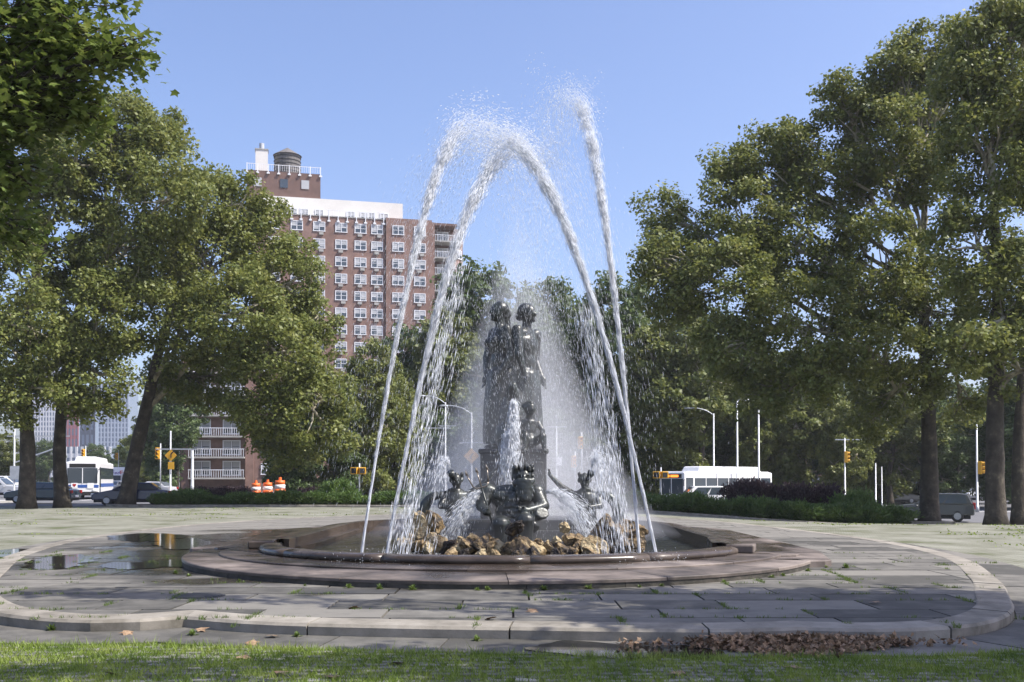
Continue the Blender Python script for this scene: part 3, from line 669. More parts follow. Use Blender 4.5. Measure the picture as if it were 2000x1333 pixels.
for k in range(9):
    rr_, hh_ = .8+.33*k, 7.2-.08*k*k-.12*k
    pf_ = [(rr_*math.sqrt(max(.0004, 1-t*t))*(1-.25*t), .3+hh_*t) for t in (0,.2,.4,.55,.7,.8,.88,.94,.98,1)]
    mist('mist', pf_, 22.3+.05*k, .045, 1.35, .1+.02*k)['label'] = ('inmost tall', 'second', 'third', 'fourth', 'fifth', 'sixth', 'seventh', 'eighth', 'outermost low')[k]+' layer of the spray veil around the bronze pair'

# ------------------------------------------------------------------ trees
def leaf_quads(cent, rad, per, size, up=.6, flat=.75):
    """leaf-sized folded diamonds in uneven clumps"""
    n = len(cent)*per; c = np.repeat(cent, per, 0); r = np.repeat(rad, per)
    q = rng.normal(size=(n,3)); q /= np.linalg.norm(q,axis=1)[:,None]; q *= (rng.random(n)**.45)[:,None]; q[:,2] *= flat
    p = c+q*r[:,None]
    nrm = q*.6+rng.normal(size=(n,3))*.55+np.array([0,0,up]); nrm /= np.linalg.norm(nrm,axis=1)[:,None]+1e-9
    a = np.cross(nrm, rng.normal(size=(n,3))); a /= np.linalg.norm(a,axis=1)[:,None]+1e-9; bb = np.cross(nrm, a)
    s = (size*rng.uniform(.6,1.3,n))[:,None]
    V = np.stack([p-a*s*.62, p+bb*s*.42-a*s*.05-nrm*s*.08, p+a*s*.62, p-bb*s*.42-a*s*.05-nrm*s*.08], 1).reshape(-1,3)
    return V, np.arange(n*4).reshape(-1,4)
def lobed_leaves(p, size, nrm):
    """palmate plane-tree leaves, five lobes"""
    n = len(p); a = np.cross(nrm, rng.normal(size=(n,3))); a /= np.linalg.norm(a,axis=1)[:,None]+1e-9; bb = np.cross(nrm, a); s = size[:,None]
    sh = [(-.1,0),(-.12,.32),(.12,.28),(.3,.5),(.36,.2),(.72,0),(.36,-.2),(.3,-.5),(.12,-.28),(-.12,-.32)]
    V = np.stack([p+a*s*x+bb*s*y_-nrm*s*(.25*abs(y_)**1.5+.1*max(x,0)**2) for x, y_ in sh], 1).reshape(-1,3); k = len(sh)
    tr_ = np.array([(0,1,2),(0,2,3),(0,3,4),(0,4,5),(0,5,6),(0,6,7),(0,7,8),(0,8,9)])
    return V, (np.arange(n)[:,None,None]*k+tr_[None]).reshape(-1,3)
def wob(p0, p1, n, amp, sag=0):
    p0, p1 = Vector(p0), Vector(p1); out = []; L_ = (p1-p0).length
    for i in range(n+1):
        t = i/n; q = p0.lerp(p1, t); e = math.sin(t*math.pi)
        out.append(q+Vector((random.uniform(-1,1), random.uniform(-1,1), random.uniform(-.6,.6)))*amp*L_*e*.5+Vector((0,0,sag*L_*e)))
    return out
def tree(name, base, trunk, lobes, per=110, clumps=58, leaf=.19, label='', mat='plane_leaf', group=None, cr=(.7,1.25), trunk_r=.5, forks=None, twigs=9, local=None):
    """trunk: points relative to base; lobes: (centre rel. base, radii)"""
    root = empty(name, base, 0, label, 'tree', group); tb = MB(); lbs = []
    k = len(trunk); rads = [trunk_r*(1.0-.6*i/(k-1)) for i in range(k)]; tr_pts = catmull3([Vector(t) for t in trunk], 5); rr_ = np.interp(np.linspace(0,k-1,len(tr_pts)), range(k), rads)
    rr_ = [r_*(1+.35*math.exp(-max(0,p.z)/.45))*(1+random.uniform(-.05,.05)) for r_, p in zip(rr_, tr_pts)]
    tb.tube(tr_pts, list(rr_), 14)
    cents = []; crad = []
    zs = [p.z for p in tr_pts]
    done = []
    for (c, rd_) in sorted(lobes, key=lambda q: -(q[0][2]-math.hypot(q[0][0], q[0][1])*.75)):
        c = Vector(c); rv = Vector(rd_ if hasattr(rd_, '__len__') else (rd_,)*3); nn = max(6, int(clumps*(rv.x*rv.y*rv.z)**(2/3)/9))
        za = max(zs[-1]*.42, min(zs[-1], c.z-math.hypot(c.x,c.y)*.75)); ia = min(range(len(zs)), key=lambda i: abs(zs[i]-za)); st_ = tr_pts[ia]
        r0 = rr_[ia]*.5
        if done and c.z-math.hypot(c.x,c.y)*.75 < zs[-1]*.42:            # low lobes hang from their neighbours
            st_ = min(done, key=lambda q: (q-c).length+.0*q.z); r0 = .1
        done.append(c); lb = MB(); lbs.append(lb); path = wob(st_, c, 7, .12, .05); lb.tube(path, list(np.linspace(r0, .07, 8)), 8)
        these = []
        for i in range(nn):
            q = Vector((random.gauss(0,1), random.gauss(0,1), random.gauss(0,1))).normalized(); f = random.uniform(.45,1.0)**.6
            pc = c+Vector((q.x*rv.x, q.y*rv.y, q.z*rv.z))*f; these.append(pc); cents.append(pc); crad.append(random.uniform(*cr)*(1.1 if f < .8 else .9))
        for pc in random.sample(these, min(twigs, len(these))):
            s_ = path[random.randrange(3, 8)]; lb.tube(wob(s_, pc, 4, .16, .04), list(np.linspace(.075,.018,5)), 5)
    V, F = leaf_quads(np.array([tuple(c) for c in cents]), np.array(crad), per, leaf)
    tb.build('trunk', M['bark'], root, True); [l_.build('limb', M['pale_bark'], root, True) for l_ in lbs]
    o = link('crown', fast_mesh('crown', V, F), M[mat], root); return root
def T_(px, py, Y): return P(px, py, Y)
def px_tree(name, px, Y, trunk_px, lobes_px, zbase=None, **kw):
    """crown lobes measured as (px,py,radius in px, depth offset) and turned into metres at the tree's own distance"""
    x0 = X_at(px, Y, 990); zb = gz(x0, Y) if zbase is None else zbase; base = Vector((x0, Y, zb-.05)); s = Y/FPX
    tr_ = [(0,0,0)]+[tuple(P(a, b_, Y)-base) for a, b_ in trunk_px]
    lb = []
    for l in lobes_px:
        px_, py_, r_ = l[:3]; dy = l[3] if len(l) > 3 else 0; ry = l[4] if len(l) > 4 else 1
        c = P(px_, py_, Y+dy)-base; lb.append((tuple(c), (r_*s, r_*s*.95, r_*s*ry)))
    return tree(name, tuple(base), tr_, lb, **kw)
G = 'plane trees beyond the terrace'
px_tree('plane_tree', 52, 58, [(54,880),(50,760),(60,600),(90,450)], [(60,640,85,-2),(20,520,110,1),(120,420,120,2),(40,760,70,-2,.6),(150,300,90,1),(-60,400,130,0),(60,300,100,3),(10,800,55,-2,.6),(95,760,45,-2,.6),(30,690,60,-1)], trunk_r=.47, label='plane tree with straight dark trunk standing next to the forked one', group=G, per=165)
px_tree('plane_tree', 122, 60, [(116,880),(125,760),(150,620),(200,450)], [(200,620,90,-2),(240,480,110,0),(270,300,95,1),(330,390,80,-2),(180,740,70,-2,.6),(300,270,70,2),(230,230,55,0),(150,560,70,2),(190,800,45,-2,.6),(160,690,70,-1),(270,560,70,-1)], trunk_r=.42, label='forked plane tree standing between the straight trunk and the leaning one', group=G, per=165)
# second stem of the forked tree
px_tree('plane_tree', 245, 63, [(262,900),(285,800),(310,690),(350,560)], [(420,520,100,0),(500,460,80,2),(470,620,100,-3),(560,560,70,0),(400,400,70,2),(470,400,60,0),(540,690,90,-3),(610,800,75,-2),(600,690,60,0),(520,800,80,-2,.7),(360,640,80,-2),(330,520,80,3),(640,850,45,-1),(570,500,45,1),(400,740,80,1,.7),(560,880,60,1,.7),(650,770,45,0),(620,620,45,0),(330,740,60,2,.6)], trunk_r=.52, label='large leaning plane tree rooted at the end of the planting bed kerb', group=G, per=165)
px_tree('plane_tree', 1815, 59, [(1815,900),(1812,780),(1805,640),(1800,480)], [(1700,520,120,-1),(1560,480,110,0),(1450,430,90,0),(1620,330,100,1),(1760,300,120,0),(1500,320,70,1),(1330,480,75,2),(1320,580,70,0),(1290,420,48,2),(1420,560,90,-2),(1560,640,95,-3),(1700,680,90,-3,.8),(1820,190,90,1),(1700,200,65,1),(1820,600,90,-1),(1440,680,80,-2,.8),(1600,740,70,-3,.7),(1640,180,35,0),(1800,100,50,0),(1400,330,40,1),(1750,760,80,-1,.7),(1860,720,60,-1,.8),(1500,780,60,-1,.7),(1880,800,50,1,.6),(1700,830,50,2,.6),(1640,205,48,0),(1540,285,48,0),(1740,140,55,0),(1860,90,50,0),(1450,335,45,1),(1300,520,60,-1)], trunk_r=.55, label='biggest plane tree, growing from a raised stone pit at the end of the shaded hedge', group=G, per=165, twigs=10)
px_tree('plane_tree', 1945, 50, [(1943,900),(1945,740),(1950,560),(1940,400)], [(1930,300,110,0),(1960,120,110,1),(1900,480,90,-1),(2020,560,110,0),(1990,720,80,-1,.7),(1880,680,60,-2,.7),(2080,300,120,0),(1890,150,60,0),(1975,40,60,0),(1900,80,45,0),(2000,200,80,-1),(1960,620,60,-1)], trunk_r=.5, label='plane tree with dark trunk behind the biggest one, nearer the terrace', group=G, per=165)
px_tree('plane_tree', 1992, 54, [(1990,900),(1995,760),(2005,600)], [(2080,520,110,2),(2040,680,90,2),(2100,360,110,2)], trunk_r=.42, label='plane tree with pale patched trunk at the far side of the road edge', group=G, per=120)
# background wood: three prototypes copied
bt = []
for i, (mat, lab) in enumerate((('plane_leaf_b', 'rounded olive green tree in the wood behind the road'), ('dark_leaf', 'dark green tree in the wood behind the road'), ('plane_leaf', 'pale green loose tree in the wood behind the road'))):
    random.seed(30+i); t = tree('background_tree', (0,0,0), [(0,0,0),(.2,0,3),(-.2,.1,6),(0,0,9)], [((0,0,9.5),(3.6,3.6,3.4)),((2.6,-.6,7.4),(2.7,2.6,2.2)),((-2.7,-.4,7.6),(2.7,2.6,2.3)),((.5,-1,12),(2.6,2.6,2.4)),((-.8,-1.8,5.8),(2.6,2.2,1.6)),((1.6,-1.6,4.6),(2.3,2,1.5)),((-1.8,-1.2,3.2),(2.2,2,1.5)),((.6,-1.4,2.0),(2.6,2,1.3))], per=110, clumps=50, leaf=.27, label=lab, mat=mat, group='trees of the background wood', trunk_r=.3, cr=(.6,1.1), twigs=6)
    bt.append((t, [False]))
def bg_tree(k, px, Y, top, sc=None, rz=None):
    t, used = bt[k]; o = t if not used[0] else copy_tree(t); used[0] = True
    x = X_at(px, Y, 950); zb = min(gz(x, Y), -.12)-.1; H = Z_at(top, Y)-zb; s = H/14.2
    zone = ['far down the avenue behind the bus', 'behind the leaning plane and the sunlit hedge', 'behind the statue and jets', 'behind the road signal and white bus', 'behind the biggest plane tree'][(px > 300)+(px > 690)+(px > 1200)+(px > 1540)]
    o['label'] = ('olive green tree ', 'dark green tree ', 'pale green loose tree ')[k]+zone+('' if Y < 105 else ', set back in the wood'); o['group'] = 'background wood: '+o['label'].split(',')[0]
    o.location = (x, Y, zb); o.scale = (s*(sc or 1), s*(sc or 1), s); o.rotation_euler = (0,0,rz if rz is not None else random.uniform(0,6.3))
for a in ((1, 960, 112, 520, 1.0), (1, 1045, 118, 545, .9), (0, 890, 105, 610, 1.0), (1, 820, 110, 640, 1.0), (2, 715, 84, 672, .85), (0, 655, 90, 760, .9), (2, 770, 88, 735, .8),
          (1, 1110, 108, 640, 1.0), (0, 1165, 112, 660, .9), (1, 1225, 104, 535, .9), (2, 1285, 99, 640, .9), (0, 1370, 98, 620, 1.0), (1, 1420, 116, 600, 1.1), (2, 1500, 102, 740, .9), (0, 1570, 104, 690, 1.1), (1, 1660, 118, 700, 1.1), (2, 1640, 100, 790, .9),
          (0, 1740, 108, 720, 1.1), (1, 1870, 120, 740, 1.2), (1, 1960, 112, 760, 1.1), (0, 600, 96, 800, .9), (1, 560, 108, 780, .9), (1, 190, 230, 868, 1.3), (1, 245, 220, 872, 1.3), (0, 15, 130, 850, 1.1), (1, 95, 210, 860, 1.2), (0, 320, 150, 770, 1.1), (0, 290, 130, 800, .9), (1, 345, 120, 720, .9), (1, 1000, 125, 690, 1.2), (1, 900, 122, 700, 1.2), (1, 1310, 122, 680, 1.2), (1, 750, 120, 760, 1.2), (1, 1540, 125, 760, 1.2), (1, 565, 80, 790, 1.0), (1, 590, 80, 740, 1.0), (1, 660, 82, 790, 1.1), (1, 730, 100, 800, 1.3), (1, 850, 100, 790, 1.3), (1, 1090, 100, 800, 1.3), (1, 1180, 100, 790, 1.3), (1, 1260, 100, 800, 1.2), (1, 1460, 108, 800, 1.3), (1, 1720, 125, 800, 1.3), (0, 950, 100, 800, 1.3), (0, 1010, 102, 810, 1.3), (1, 1990, 98, 720, 1.2), (1, 2050, 90, 700, 1.2), (1, 1800, 112, 780, 1.2)):
    bg_tree(*a)
# overhanging bough of a near tree, lobed leaves, and the crown out of frame that shades the foreground
def near_tree(name, base, trunk, boughs, n_leaf, label, tr=.4, ls=(.1,.19)):
    root = empty(name, base, 0, label, 'tree', 'plane trees near the viewer'); tb = MB(); lbs = []; pts = []; nr = []; sz = []
    k = len(trunk); tb.tube(catmull3([Vector(t) for t in trunk], 5), list(np.linspace(tr*1.3, tr*.55, (k-1)*5+1)), 14)
    for (p0, c, rv, cnt) in boughs:
        lb = MB(); lbs.append(lb); path = wob(p0, c, 8, .1, .06); lb.tube(path, list(np.linspace(.11,.03,9)), 7)
        for i in range(cnt):
            q = Vector((random.gauss(0,1), random.gauss(0,1), random.gauss(0,1))).normalized()*random.uniform(.3,1)**.6
            tip = Vector(c)+Vector((q.x*rv[0], q.y*rv[1], q.z*rv[2])); s_ = path[random.randrange(3, 9)]; tw = wob(s_, tip, 5, .14, .05); lb.tube(tw, list(np.linspace(.022,.006,6)), 5)
            m_ = n_leaf
            for j in range(m_):
                t = random.random()**.6; i0 = min(4, int(t*5)); pp = tw[i0].lerp(tw[i0+1], t*5-i0)+Vector((random.gauss(0,.17), random.gauss(0,.17), random.gauss(0,.13)-.05))
                pts.append(tuple(pp)); sz.append(random.uniform(*ls)); v = Vector((random.gauss(0,.55), random.gauss(0,.55), 1)).normalized(); nr.append(tuple(v))
    V, F = lobed_leaves(np.array(pts), np.array(sz), np.array(nr)); tb.build('trunk', M['bark'], root, True); [l_.build('limb', M['bark'], root, True) for l_ in lbs]
    link('crown', fast_mesh('crown', V, F), M['near_leaf'], root); return root
random.seed(5)
def rel(p, b): return (p[0]-b[0], p[1]-b[1], p[2]-b[2])
NB = (-10.5, 15.5, -.15)
bo = []
for px_, py_, Y, rr_, cnt in ((60,60,15,(.9,1.0,.6),46),(170,70,15,(.75,.8,.45),40),(255,100,14.6,(.5,.5,.28),20),(40,210,15,(.8,1,.6),46),(130,180,15.2,(.7,.8,.5),40),(30,340,15.2,(.6,.9,.55),36),(-60,150,15.5,(1,1,1),40),(20,440,15.5,(.35,.6,.3),12),(180,225,15.4,(.35,.5,.25),14),(110,-40,15,(1.2,1,.6),36),(60,480,16,(.3,.5,.3),7)):
    bo.append(((0.4,0,4.5+random.random()*2), rel(P(px_,py_,Y), NB), rr_, cnt))
near_tree('plane_tree', NB, [(0,0,0),(.1,0,2.5),(.2,0,5),(0,.1,8)], bo, 27, 'plane tree whose bough of big lobed leaves hangs into the sky above the bus', .42)
SB = (14.0, 8.0, -.15); bo = []
for cx, cy, cz, r_, cnt in ((11.5,9.3,9,(2.6,2.6,1.6),60),(9.2,10.0,10,(2.2,2.2,1.4),50),(12.5,7.2,10.5,(2.6,2.4,1.6),50),(6.6,7.4,9.2,(2.3,1.3,1.1),46),(8.5,11.8,9.4,(2.0,1.2,1.1),34),(6.9,8.6,6.9,(.7,1.2,.5),16),(3.2,6.6,9.6,(1.0,.8,.7),14),(1.8,11.6,10.6,(1.0,.6,.7),12),(10.5,7.6,8.2,(2.4,1.2,1.2),40),(5.6,9.7,6.7,(.35,.5,.35),5),(8,6.6,9.3,(2.5,.7,.8),60),(11.5,6.5,9.3,(2.2,.7,.8),50),(10.8,11,9.4,(2,1.4,.9),70),(10,9.6,9.4,(2.2,1.2,.8),70),(12.5,11.3,9.4,(1.8,1.4,.8),60)):
    bo.append(((-.5,0,5.5+random.random()*3), rel((cx,cy,cz), SB), r_, cnt))
near_tree('plane_tree', SB, [(0,0,0),(-.1,0,3),(-.3,.1,6),(-.6,.2,9.5)], bo, 38, 'plane tree beside the viewer whose crown shades the grassy setts', .45, (.15,.26))

# ------------------------------------------------------------------ planting beds, hedges
bed_e = empty('planting_bed'); tag(bed_e, 'kerbed planting bed of evergreens between terrace and road', kind='structure')
for nm, pts in (('l', [(-24.5,66),(-25.3,64),(-24.2,62.2),(-22,61.6),(-14,61.2),(-6,60.2),(-3,60),(-2.4,62),(-3,68)]), ('r', [(4.6,66),(4.4,58),(6.6,56),(12,55.4),(18,56.4),(22.3,58.2),(23,60.5),(22.5,66)])):
    pth = Path(catmull(pts, .4)); stones(pth, [(-.25,-.3),(.02,-.3),(.02,.1),(0,.12),(-.25,.12)], 2.4, 'kerb_stone', M['granite_kerb'], bed_e, .015, zf=gz)
    bb_ = MB(); bb_.add([(x_, y_, gz(x_,y_)+.06) for x_, y_ in pth.p[::3]], [tuple(range(len(pth.p[::3])))]); bb_.build('bed_soil', M['soil'], bed_e)
def shrub_proto(name, mat, w_, h_, n_, ls, seed, narrow=.35, label='', grp='', up=.9):
    rg = np.random.default_rng(seed); root = empty(name, (0,0,0), 0, label, 'shrub', grp)
    k = 46; cc = rg.normal(size=(k,3)); cc /= np.linalg.norm(cc,axis=1)[:,None]; cc *= (rg.random(k)**.4)[:,None]; cc = cc*np.array([w_*.5,w_*.42,h_*.42])+np.array([0,0,h_*.52]); cc[:,2] = np.maximum(cc[:,2], .12)
    ci = rg.integers(0,k,n_); p = cc[ci]+rg.normal(size=(n_,3))*np.array([.17,.17,.13])*w_*.5; p[:,2] = np.maximum(p[:,2], .03)
    d = (p-np.array([0,0,h_*.2])); d /= np.linalg.norm(d,axis=1)[:,None]+1e-9; d = d*.7+rg.normal(size=(n_,3))*.4+np.array([0,0,up*.5]); d /= np.linalg.norm(d,axis=1)[:,None]
    a = np.cross(d, rg.normal(size=(n_,3))); a /= np.linalg.norm(a,axis=1)[:,None]; s = (ls*rg.uniform(.6,1.4,n_))[:,None]
    V = np.stack([p, p+d*s*.5+a*s*narrow*.5, p+d*s, p+d*s*.5-a*s*narrow*.5], 1).reshape(-1,3)
    link('foliage', fast_mesh('foliage', V, np.arange(n_*4).reshape(-1,4)), M[mat], root)
    st = MB(); rr = random.Random(seed)
    for i in range(9): st.tube([(rr.uniform(-.1,.1), rr.uniform(-.1,.1), 0), (rr.uniform(-.5,.5)*w_, rr.uniform(-.4,.4)*w_, h_*.7)], [.025,.008], 5)
    st.build('stems', M['bark'], root); return [root, False]
yA = shrub_proto('yew_shrub', 'yew', 2.3, 1.45, 9000, .2, 1, .3, 'feathery dark evergreen shrub of the low hedge in the sunlit bed', 'evergreen shrubs of the low hedges')
yB = shrub_proto('yew_shrub', 'yew', 2.4, 1.4, 9000, .21, 2, .3, 'feathery dark evergreen shrub of the low hedge in the sunlit bed', 'evergreen shrubs of the low hedges')
pu = shrub_proto('purple_shrub', 'purple', 2.6, 1.9, 7000, .16, 3, .5, 'dark purple-leaved shrub rising behind the evergreen hedge', 'purple shrubs behind the hedges', 1.4)
br = shrub_proto('green_shrub', 'bright_shrub', 2.6, 1.7, 6000, .2, 4, .4, 'light green feathery shrub standing out against the purple and dark ones', None, 1.2)
def put(pr_, x, y, s, sz=1, label=None, grp=None):
    o = pr_[0] if not pr_[1] else copy_tree(pr_[0]); pr_[1] = True
    o.location = (x, y, gz(x, y)); o.scale = (s, s, s*sz); o.rotation_euler = (0,0,random.uniform(0,6.3))
    if label: o['label'] = label
    if grp: o['group'] = grp
for i in range(12): put((yA, yB)[i%2], -21.2+i*1.55+random.uniform(-.2,.2), 62.8+random.uniform(-.3,.5)-i*.08, random.uniform(.8,1.0), random.uniform(.5,.7))
for i in range(11): put((yA, yB)[i%2], 7.2+i*1.45+random.uniform(-.2,.2), 57.4+random.uniform(-.2,.5)+.12*max(0,i-5), random.uniform(.85,1.05), random.uniform(.72,.92), 'feathery dark evergreen shrub of the low hedge in the tree-shaded bed')
for px_ in (470, 435, 610, 400): put(pu, X_at(px_, 66.5), 66.3, .8, .72, 'dark purple-leaved shrub rising behind the sunlit hedge near the barrels')
for px_ in (1490, 1550, 1610, 1450): put(pu, X_at(px_, 62.5), 62.5, 1.0, 1.15, 'dark purple-leaved shrub rising behind the tree-shaded hedge')
put(br, X_at(1668, 61), 61, 1.0, 1.1); put(br, X_at(665, 64), 64.3, .9, 1.0, 'light green spreading shrub behind the sunlit hedge beside the pedestrian signal'); put(br, X_at(1690, 60.5), 60.6, .8, .9, 'smaller light green shrub against the biggest plane tree')
# raised stone pit round the biggest plane
tp = empty('tree_pit', (X_at(1805,58.6), 58.6, gz(24,58.6)), 0, 'raised square stone pit around the biggest plane tree', 'tree pit')
for c, d in (((0,-1.1,.12),(2.5,.3,.36)),((0,1.1,.12),(2.5,.3,.36)),((-1.1,0,.118),(.3,1.88,.355)),((1.1,0,.118),(.3,1.88,.355))):
    b = MB(); b.box(c, d); b.build('kerb_stone', M['granite_kerb'], tp, bevel=.03)
b = MB(); b.box((0,0,.1), (1.88,1.88,.2)); b.build('earth', M['soil'], tp)

# ------------------------------------------------------------------ buildings
M['brick'] = noisy('red_brick', [(.165,.1,.08), (.22,.135,.108), (.28,.18,.15)], .6, .85, .15, bscale=12)
M['brick_d'] = noisy('brown_brick', [(.13,.08,.066), (.185,.112,.092)], .5, .85, .1)
M['off_white'] = noisy('painted_wall', [(.62,.6,.56), (.74,.72,.68)], .25, .8, 0)
M['frame'] = principled('white_frame', (.75,.76,.78), .5)
M['tank'] = noisy('weathered_wood', [(.09,.085,.08), (.16,.15,.145)], 3, .85, .2)
def window_mesh(w_, h_, v=0):
    b = MB(); t = .12
    for c, d in (((0,0,h_/2-t/2),(w_,.1,t)),((0,0,-h_/2+t/2),(w_+.1,.16,t)),((-w_/2+t/2,0,0),(t,.098,h_-2*t)),((w_/2-t/2,0,0),(t,.098,h_-2*t)),((0,0,0),(t*.9,.096,h_-2*t)),((-w_/4,.01,0),(w_/2-1.5*t,.06,t*.55)),((w_/4,.01,0),(w_/2-1.5*t,.06,t*.55))): b.box(c, d)
    b.box((0,.03,0), (w_-t,.03,h_-t), mi=1); 
    for sx, fr in zip((-1, 1), ((.45,.42),(.3,.85),(.15,.15),(.8,.5),(.5,.2))[v]): b.box((sx*w_/4,.012,h_/2-t-(h_-2*t)*fr/2), (w_/2-1.6*t,.02,(h_-2*t)*fr), mi=2)
    me = b.mesh('window'); [me.materials.append(M[k]) for k in ('frame','glass','blind')]; return me
M['blind'] = principled('window_blind', (.42,.43,.44), .7)
WV = [window_mesh(2.0, 1.65, i) for i in range(5)]; WM = WV[0]; WS = window_mesh(1.5, 1.6)
acb = MB(); acb.box((0,0,0), (.75,.35,.42)); ACM = acb.mesh('ac'); ACM.materials.append(M['concrete'])
ANG = math.atan2(.225, .974)
bx0 = -21.7; apt = empty('apartment_building', (bx0, 175, -1), ANG, 'tall red brick apartment block with white windows and a rooftop water tank', 'building')
ZT = 47.1
def ab(name, c, d, mat, parent=None, bevel=0): b = MB(); b.box(c, d); return b.build(name, mat, parent or apt, bevel=bevel)
wl = ab('wall', (-11.1,7,ZT/2), (22.1,14,ZT), M['brick']); ab('wall', (4.0,6.6,ZT/2+.15), (7.9,14,ZT+.3), M['brick'])
ab('parapet_cap', (-11.1,7,ZT+.08), (22.3,14.2,.16), M['concrete'])
def win(par, x, y, z, me=WM, ac=True, rz=0):
    if me is WM: me = random.choice(WV)
    o = link('window', me, None, par); o.location = (x, y, z); o.rotation_euler = (0,0,rz)
    if ac and random.random() < .75: a_ = link('air_conditioner', ACM, None, par); a_.location = (x+random.choice((-.1,.35)), y-.1, z-1.2)
for r_ in range(14):
    z = 45.35-2.89*r_
    for cx in (-18.6,-14.9,-11.2,-7.5,-4.26,-1.43): 
        if cx > -8 or r_ < 9: win(apt, cx, -.06, z)
    for cx in (2.14, 5.87): win(apt, cx, -.46, z)
# balcony bay and chamfered end
ab('wall', (10.2,8.2,ZT/2), (4.6,11.5,ZT), M['brick_d']); b = MB(); b.prism([(12.5,2.4),(14.2,4.2),(14.2,14),(12.5,14)], 0, ZT-.2); b.build('wall', M['brick'], apt)
ab('wall', (8.2,1.2,ZT/2), (.5,3.2,ZT-.1), M['brick']); ab('bay_roof', (10.2,1.3,ZT-.25), (4.4,3.0,.4), M['brick_d'])
for r_ in range(14):
    z = 43.9-2.89*r_; ab('balcony_slab', (10.45,1.0,z), (4.0,2.8,.22), M['concrete']); rl = ab('balcony_rail', (10.45,-.34,z+1.1), (4.0,.06,.08), M['frame'])
    for k in range(14): ab('baluster', (8.6+k*.285,-.34,z+.6), (.05,.04,.95), M['frame'], rl)
    win(apt, 10.3, 2.4, z+1.45, WM, False); win(apt, 13.4, 3.2, z+1.45, WS, False, R(45))
# penthouse, bulkhead, railings, tank, chimney
ab('penthouse', (-8.5,9,ZT+2.1), (24,9,4.2), M['off_white'])
for cx in (-15.5,-13.6,-11,-5.6,-3.2,-2.0,.2): win(apt, cx, 4.45, ZT+1.5, WS, False)
pr0 = ab('parapet_rail', (-11.1,-.12,ZT+1.15), (22.2,.06,.07), M['frame'])
for k in range(15): ab('rail_post', (-21.9+k*1.54,-.12,ZT+.1), (.14,.14,2.1), M['frame'], pr0); ab('rail_bracket', (-21.9+k*1.54,-.2,ZT-.75), (.5,.2,.24), M['frame'], pr0)
for k in range(52): ab('rail_bar', (-22+k*.425,-.12,ZT+.6), (.04,.04,1.05), M['frame'], pr0)
bh = ab('bulkhead', (-17.0,9.5,ZT+6.4), (12.4,9,4.4), M['brick_d'])
for cx, m_ in ((-21.4,'brick'),(-17,'glass'),(-13.4,'brick')): ab('bulkhead_window', (cx,4.95,ZT+6.6), (1.3,.12,1.5), M[m_] if m_ == 'glass' else M['blind'])
br_ = ab('roof_rail', (-17,4.9,ZT+9.7), (12.6,.06,.08), M['frame'])
for k in range(8): ab('rail_post', (-23.2+k*1.77,4.9,ZT+9.0), (.14,.14,1.6), M['frame'], br_); ab('rail_bracket', (-23.2+k*1.77,4.82,ZT+8.2), (.5,.2,.24), M['frame'], br_)
for k in range(34): ab('rail_bar', (-23.2+k*.37,4.9,ZT+9.2), (.04,.04,.95), M['frame'], br_)
tk = MB(); tk.tube([(-16.4,9,ZT+8.6),(-16.4,9,ZT+12.6)], [2.35,2.25], 28); tank = tk.build('water_tank', M['tank'], apt)
tk = MB(); tk.tube([(-16.4,9,ZT+12.6),(-16.4,9,ZT+14.1)], [2.5,.08], 28); tk.build('tank_roof', M['tank'], tank)
for k in range(6): tk = MB(); tk.tube([(-16.4,9,ZT+8.9+k*.65),(-16.4,9,ZT+8.97+k*.65)], [2.38,2.38], 28); tk.build('tank_hoop', M['black'], tank)
ab('chimney', (-20.8,8,ZT+10.7), (2.1,2.1,4.2), M['off_white']); ab('chimney_cap', (-20.8,8,ZT+12.9), (2.3,2.3,.2), M['concrete']); tk = MB(); tk.tube([(-20.8,8,ZT+12.9),(-20.8,8,ZT+14.2)], .45, 12); tk.build('flue', M['steel'], apt)
# nearer block with white balconies, mostly behind the leaning tree
b2 = empty('balcony_building', (X_at(430,140), 140, -.5), R(8), 'brick block with stacked white balconies seen under the leaning plane tree', 'building')
def bb(name, c, d, mat, par=None): b = MB(); b.box(c, d); return b.build(name, mat, par or b2)
bb('wall', (-1,6,9.5), (9,10,19), M['brick']); bb('pier', (3.9,.6,9.5), (1.1,1.4,19.1), M['brick']); bb('pier', (-4.6,.6,9.5), (1.0,1.4,19.05), M['brick_d'])
for r_ in range(6):
    z = 2.2+2.85*r_; bb('balcony_slab', (-.4,.1,z), (7.4,2.2,.22), M['concrete']); rl = bb('balcony_rail', (-.4,-.98,z+1.15), (7.4,.07,.09), M['frame'])
    for k in range(25): bb('baluster', (-4.0+k*.3,-.98,z+.62), (.06,.04,.98), M['frame'], rl)
    for cx in (-2.6,1.4): o = link('window', WM, None, b2); o.location = (cx, .93, z+1.4); o.scale = (1.2,1,1.25)
    o = link('window', WS, None, b2); o.location = (6.2, .0, z+1.3)
bb('wall', (6.4,6,9.4), (4,11.8,18.8), M['brick'])
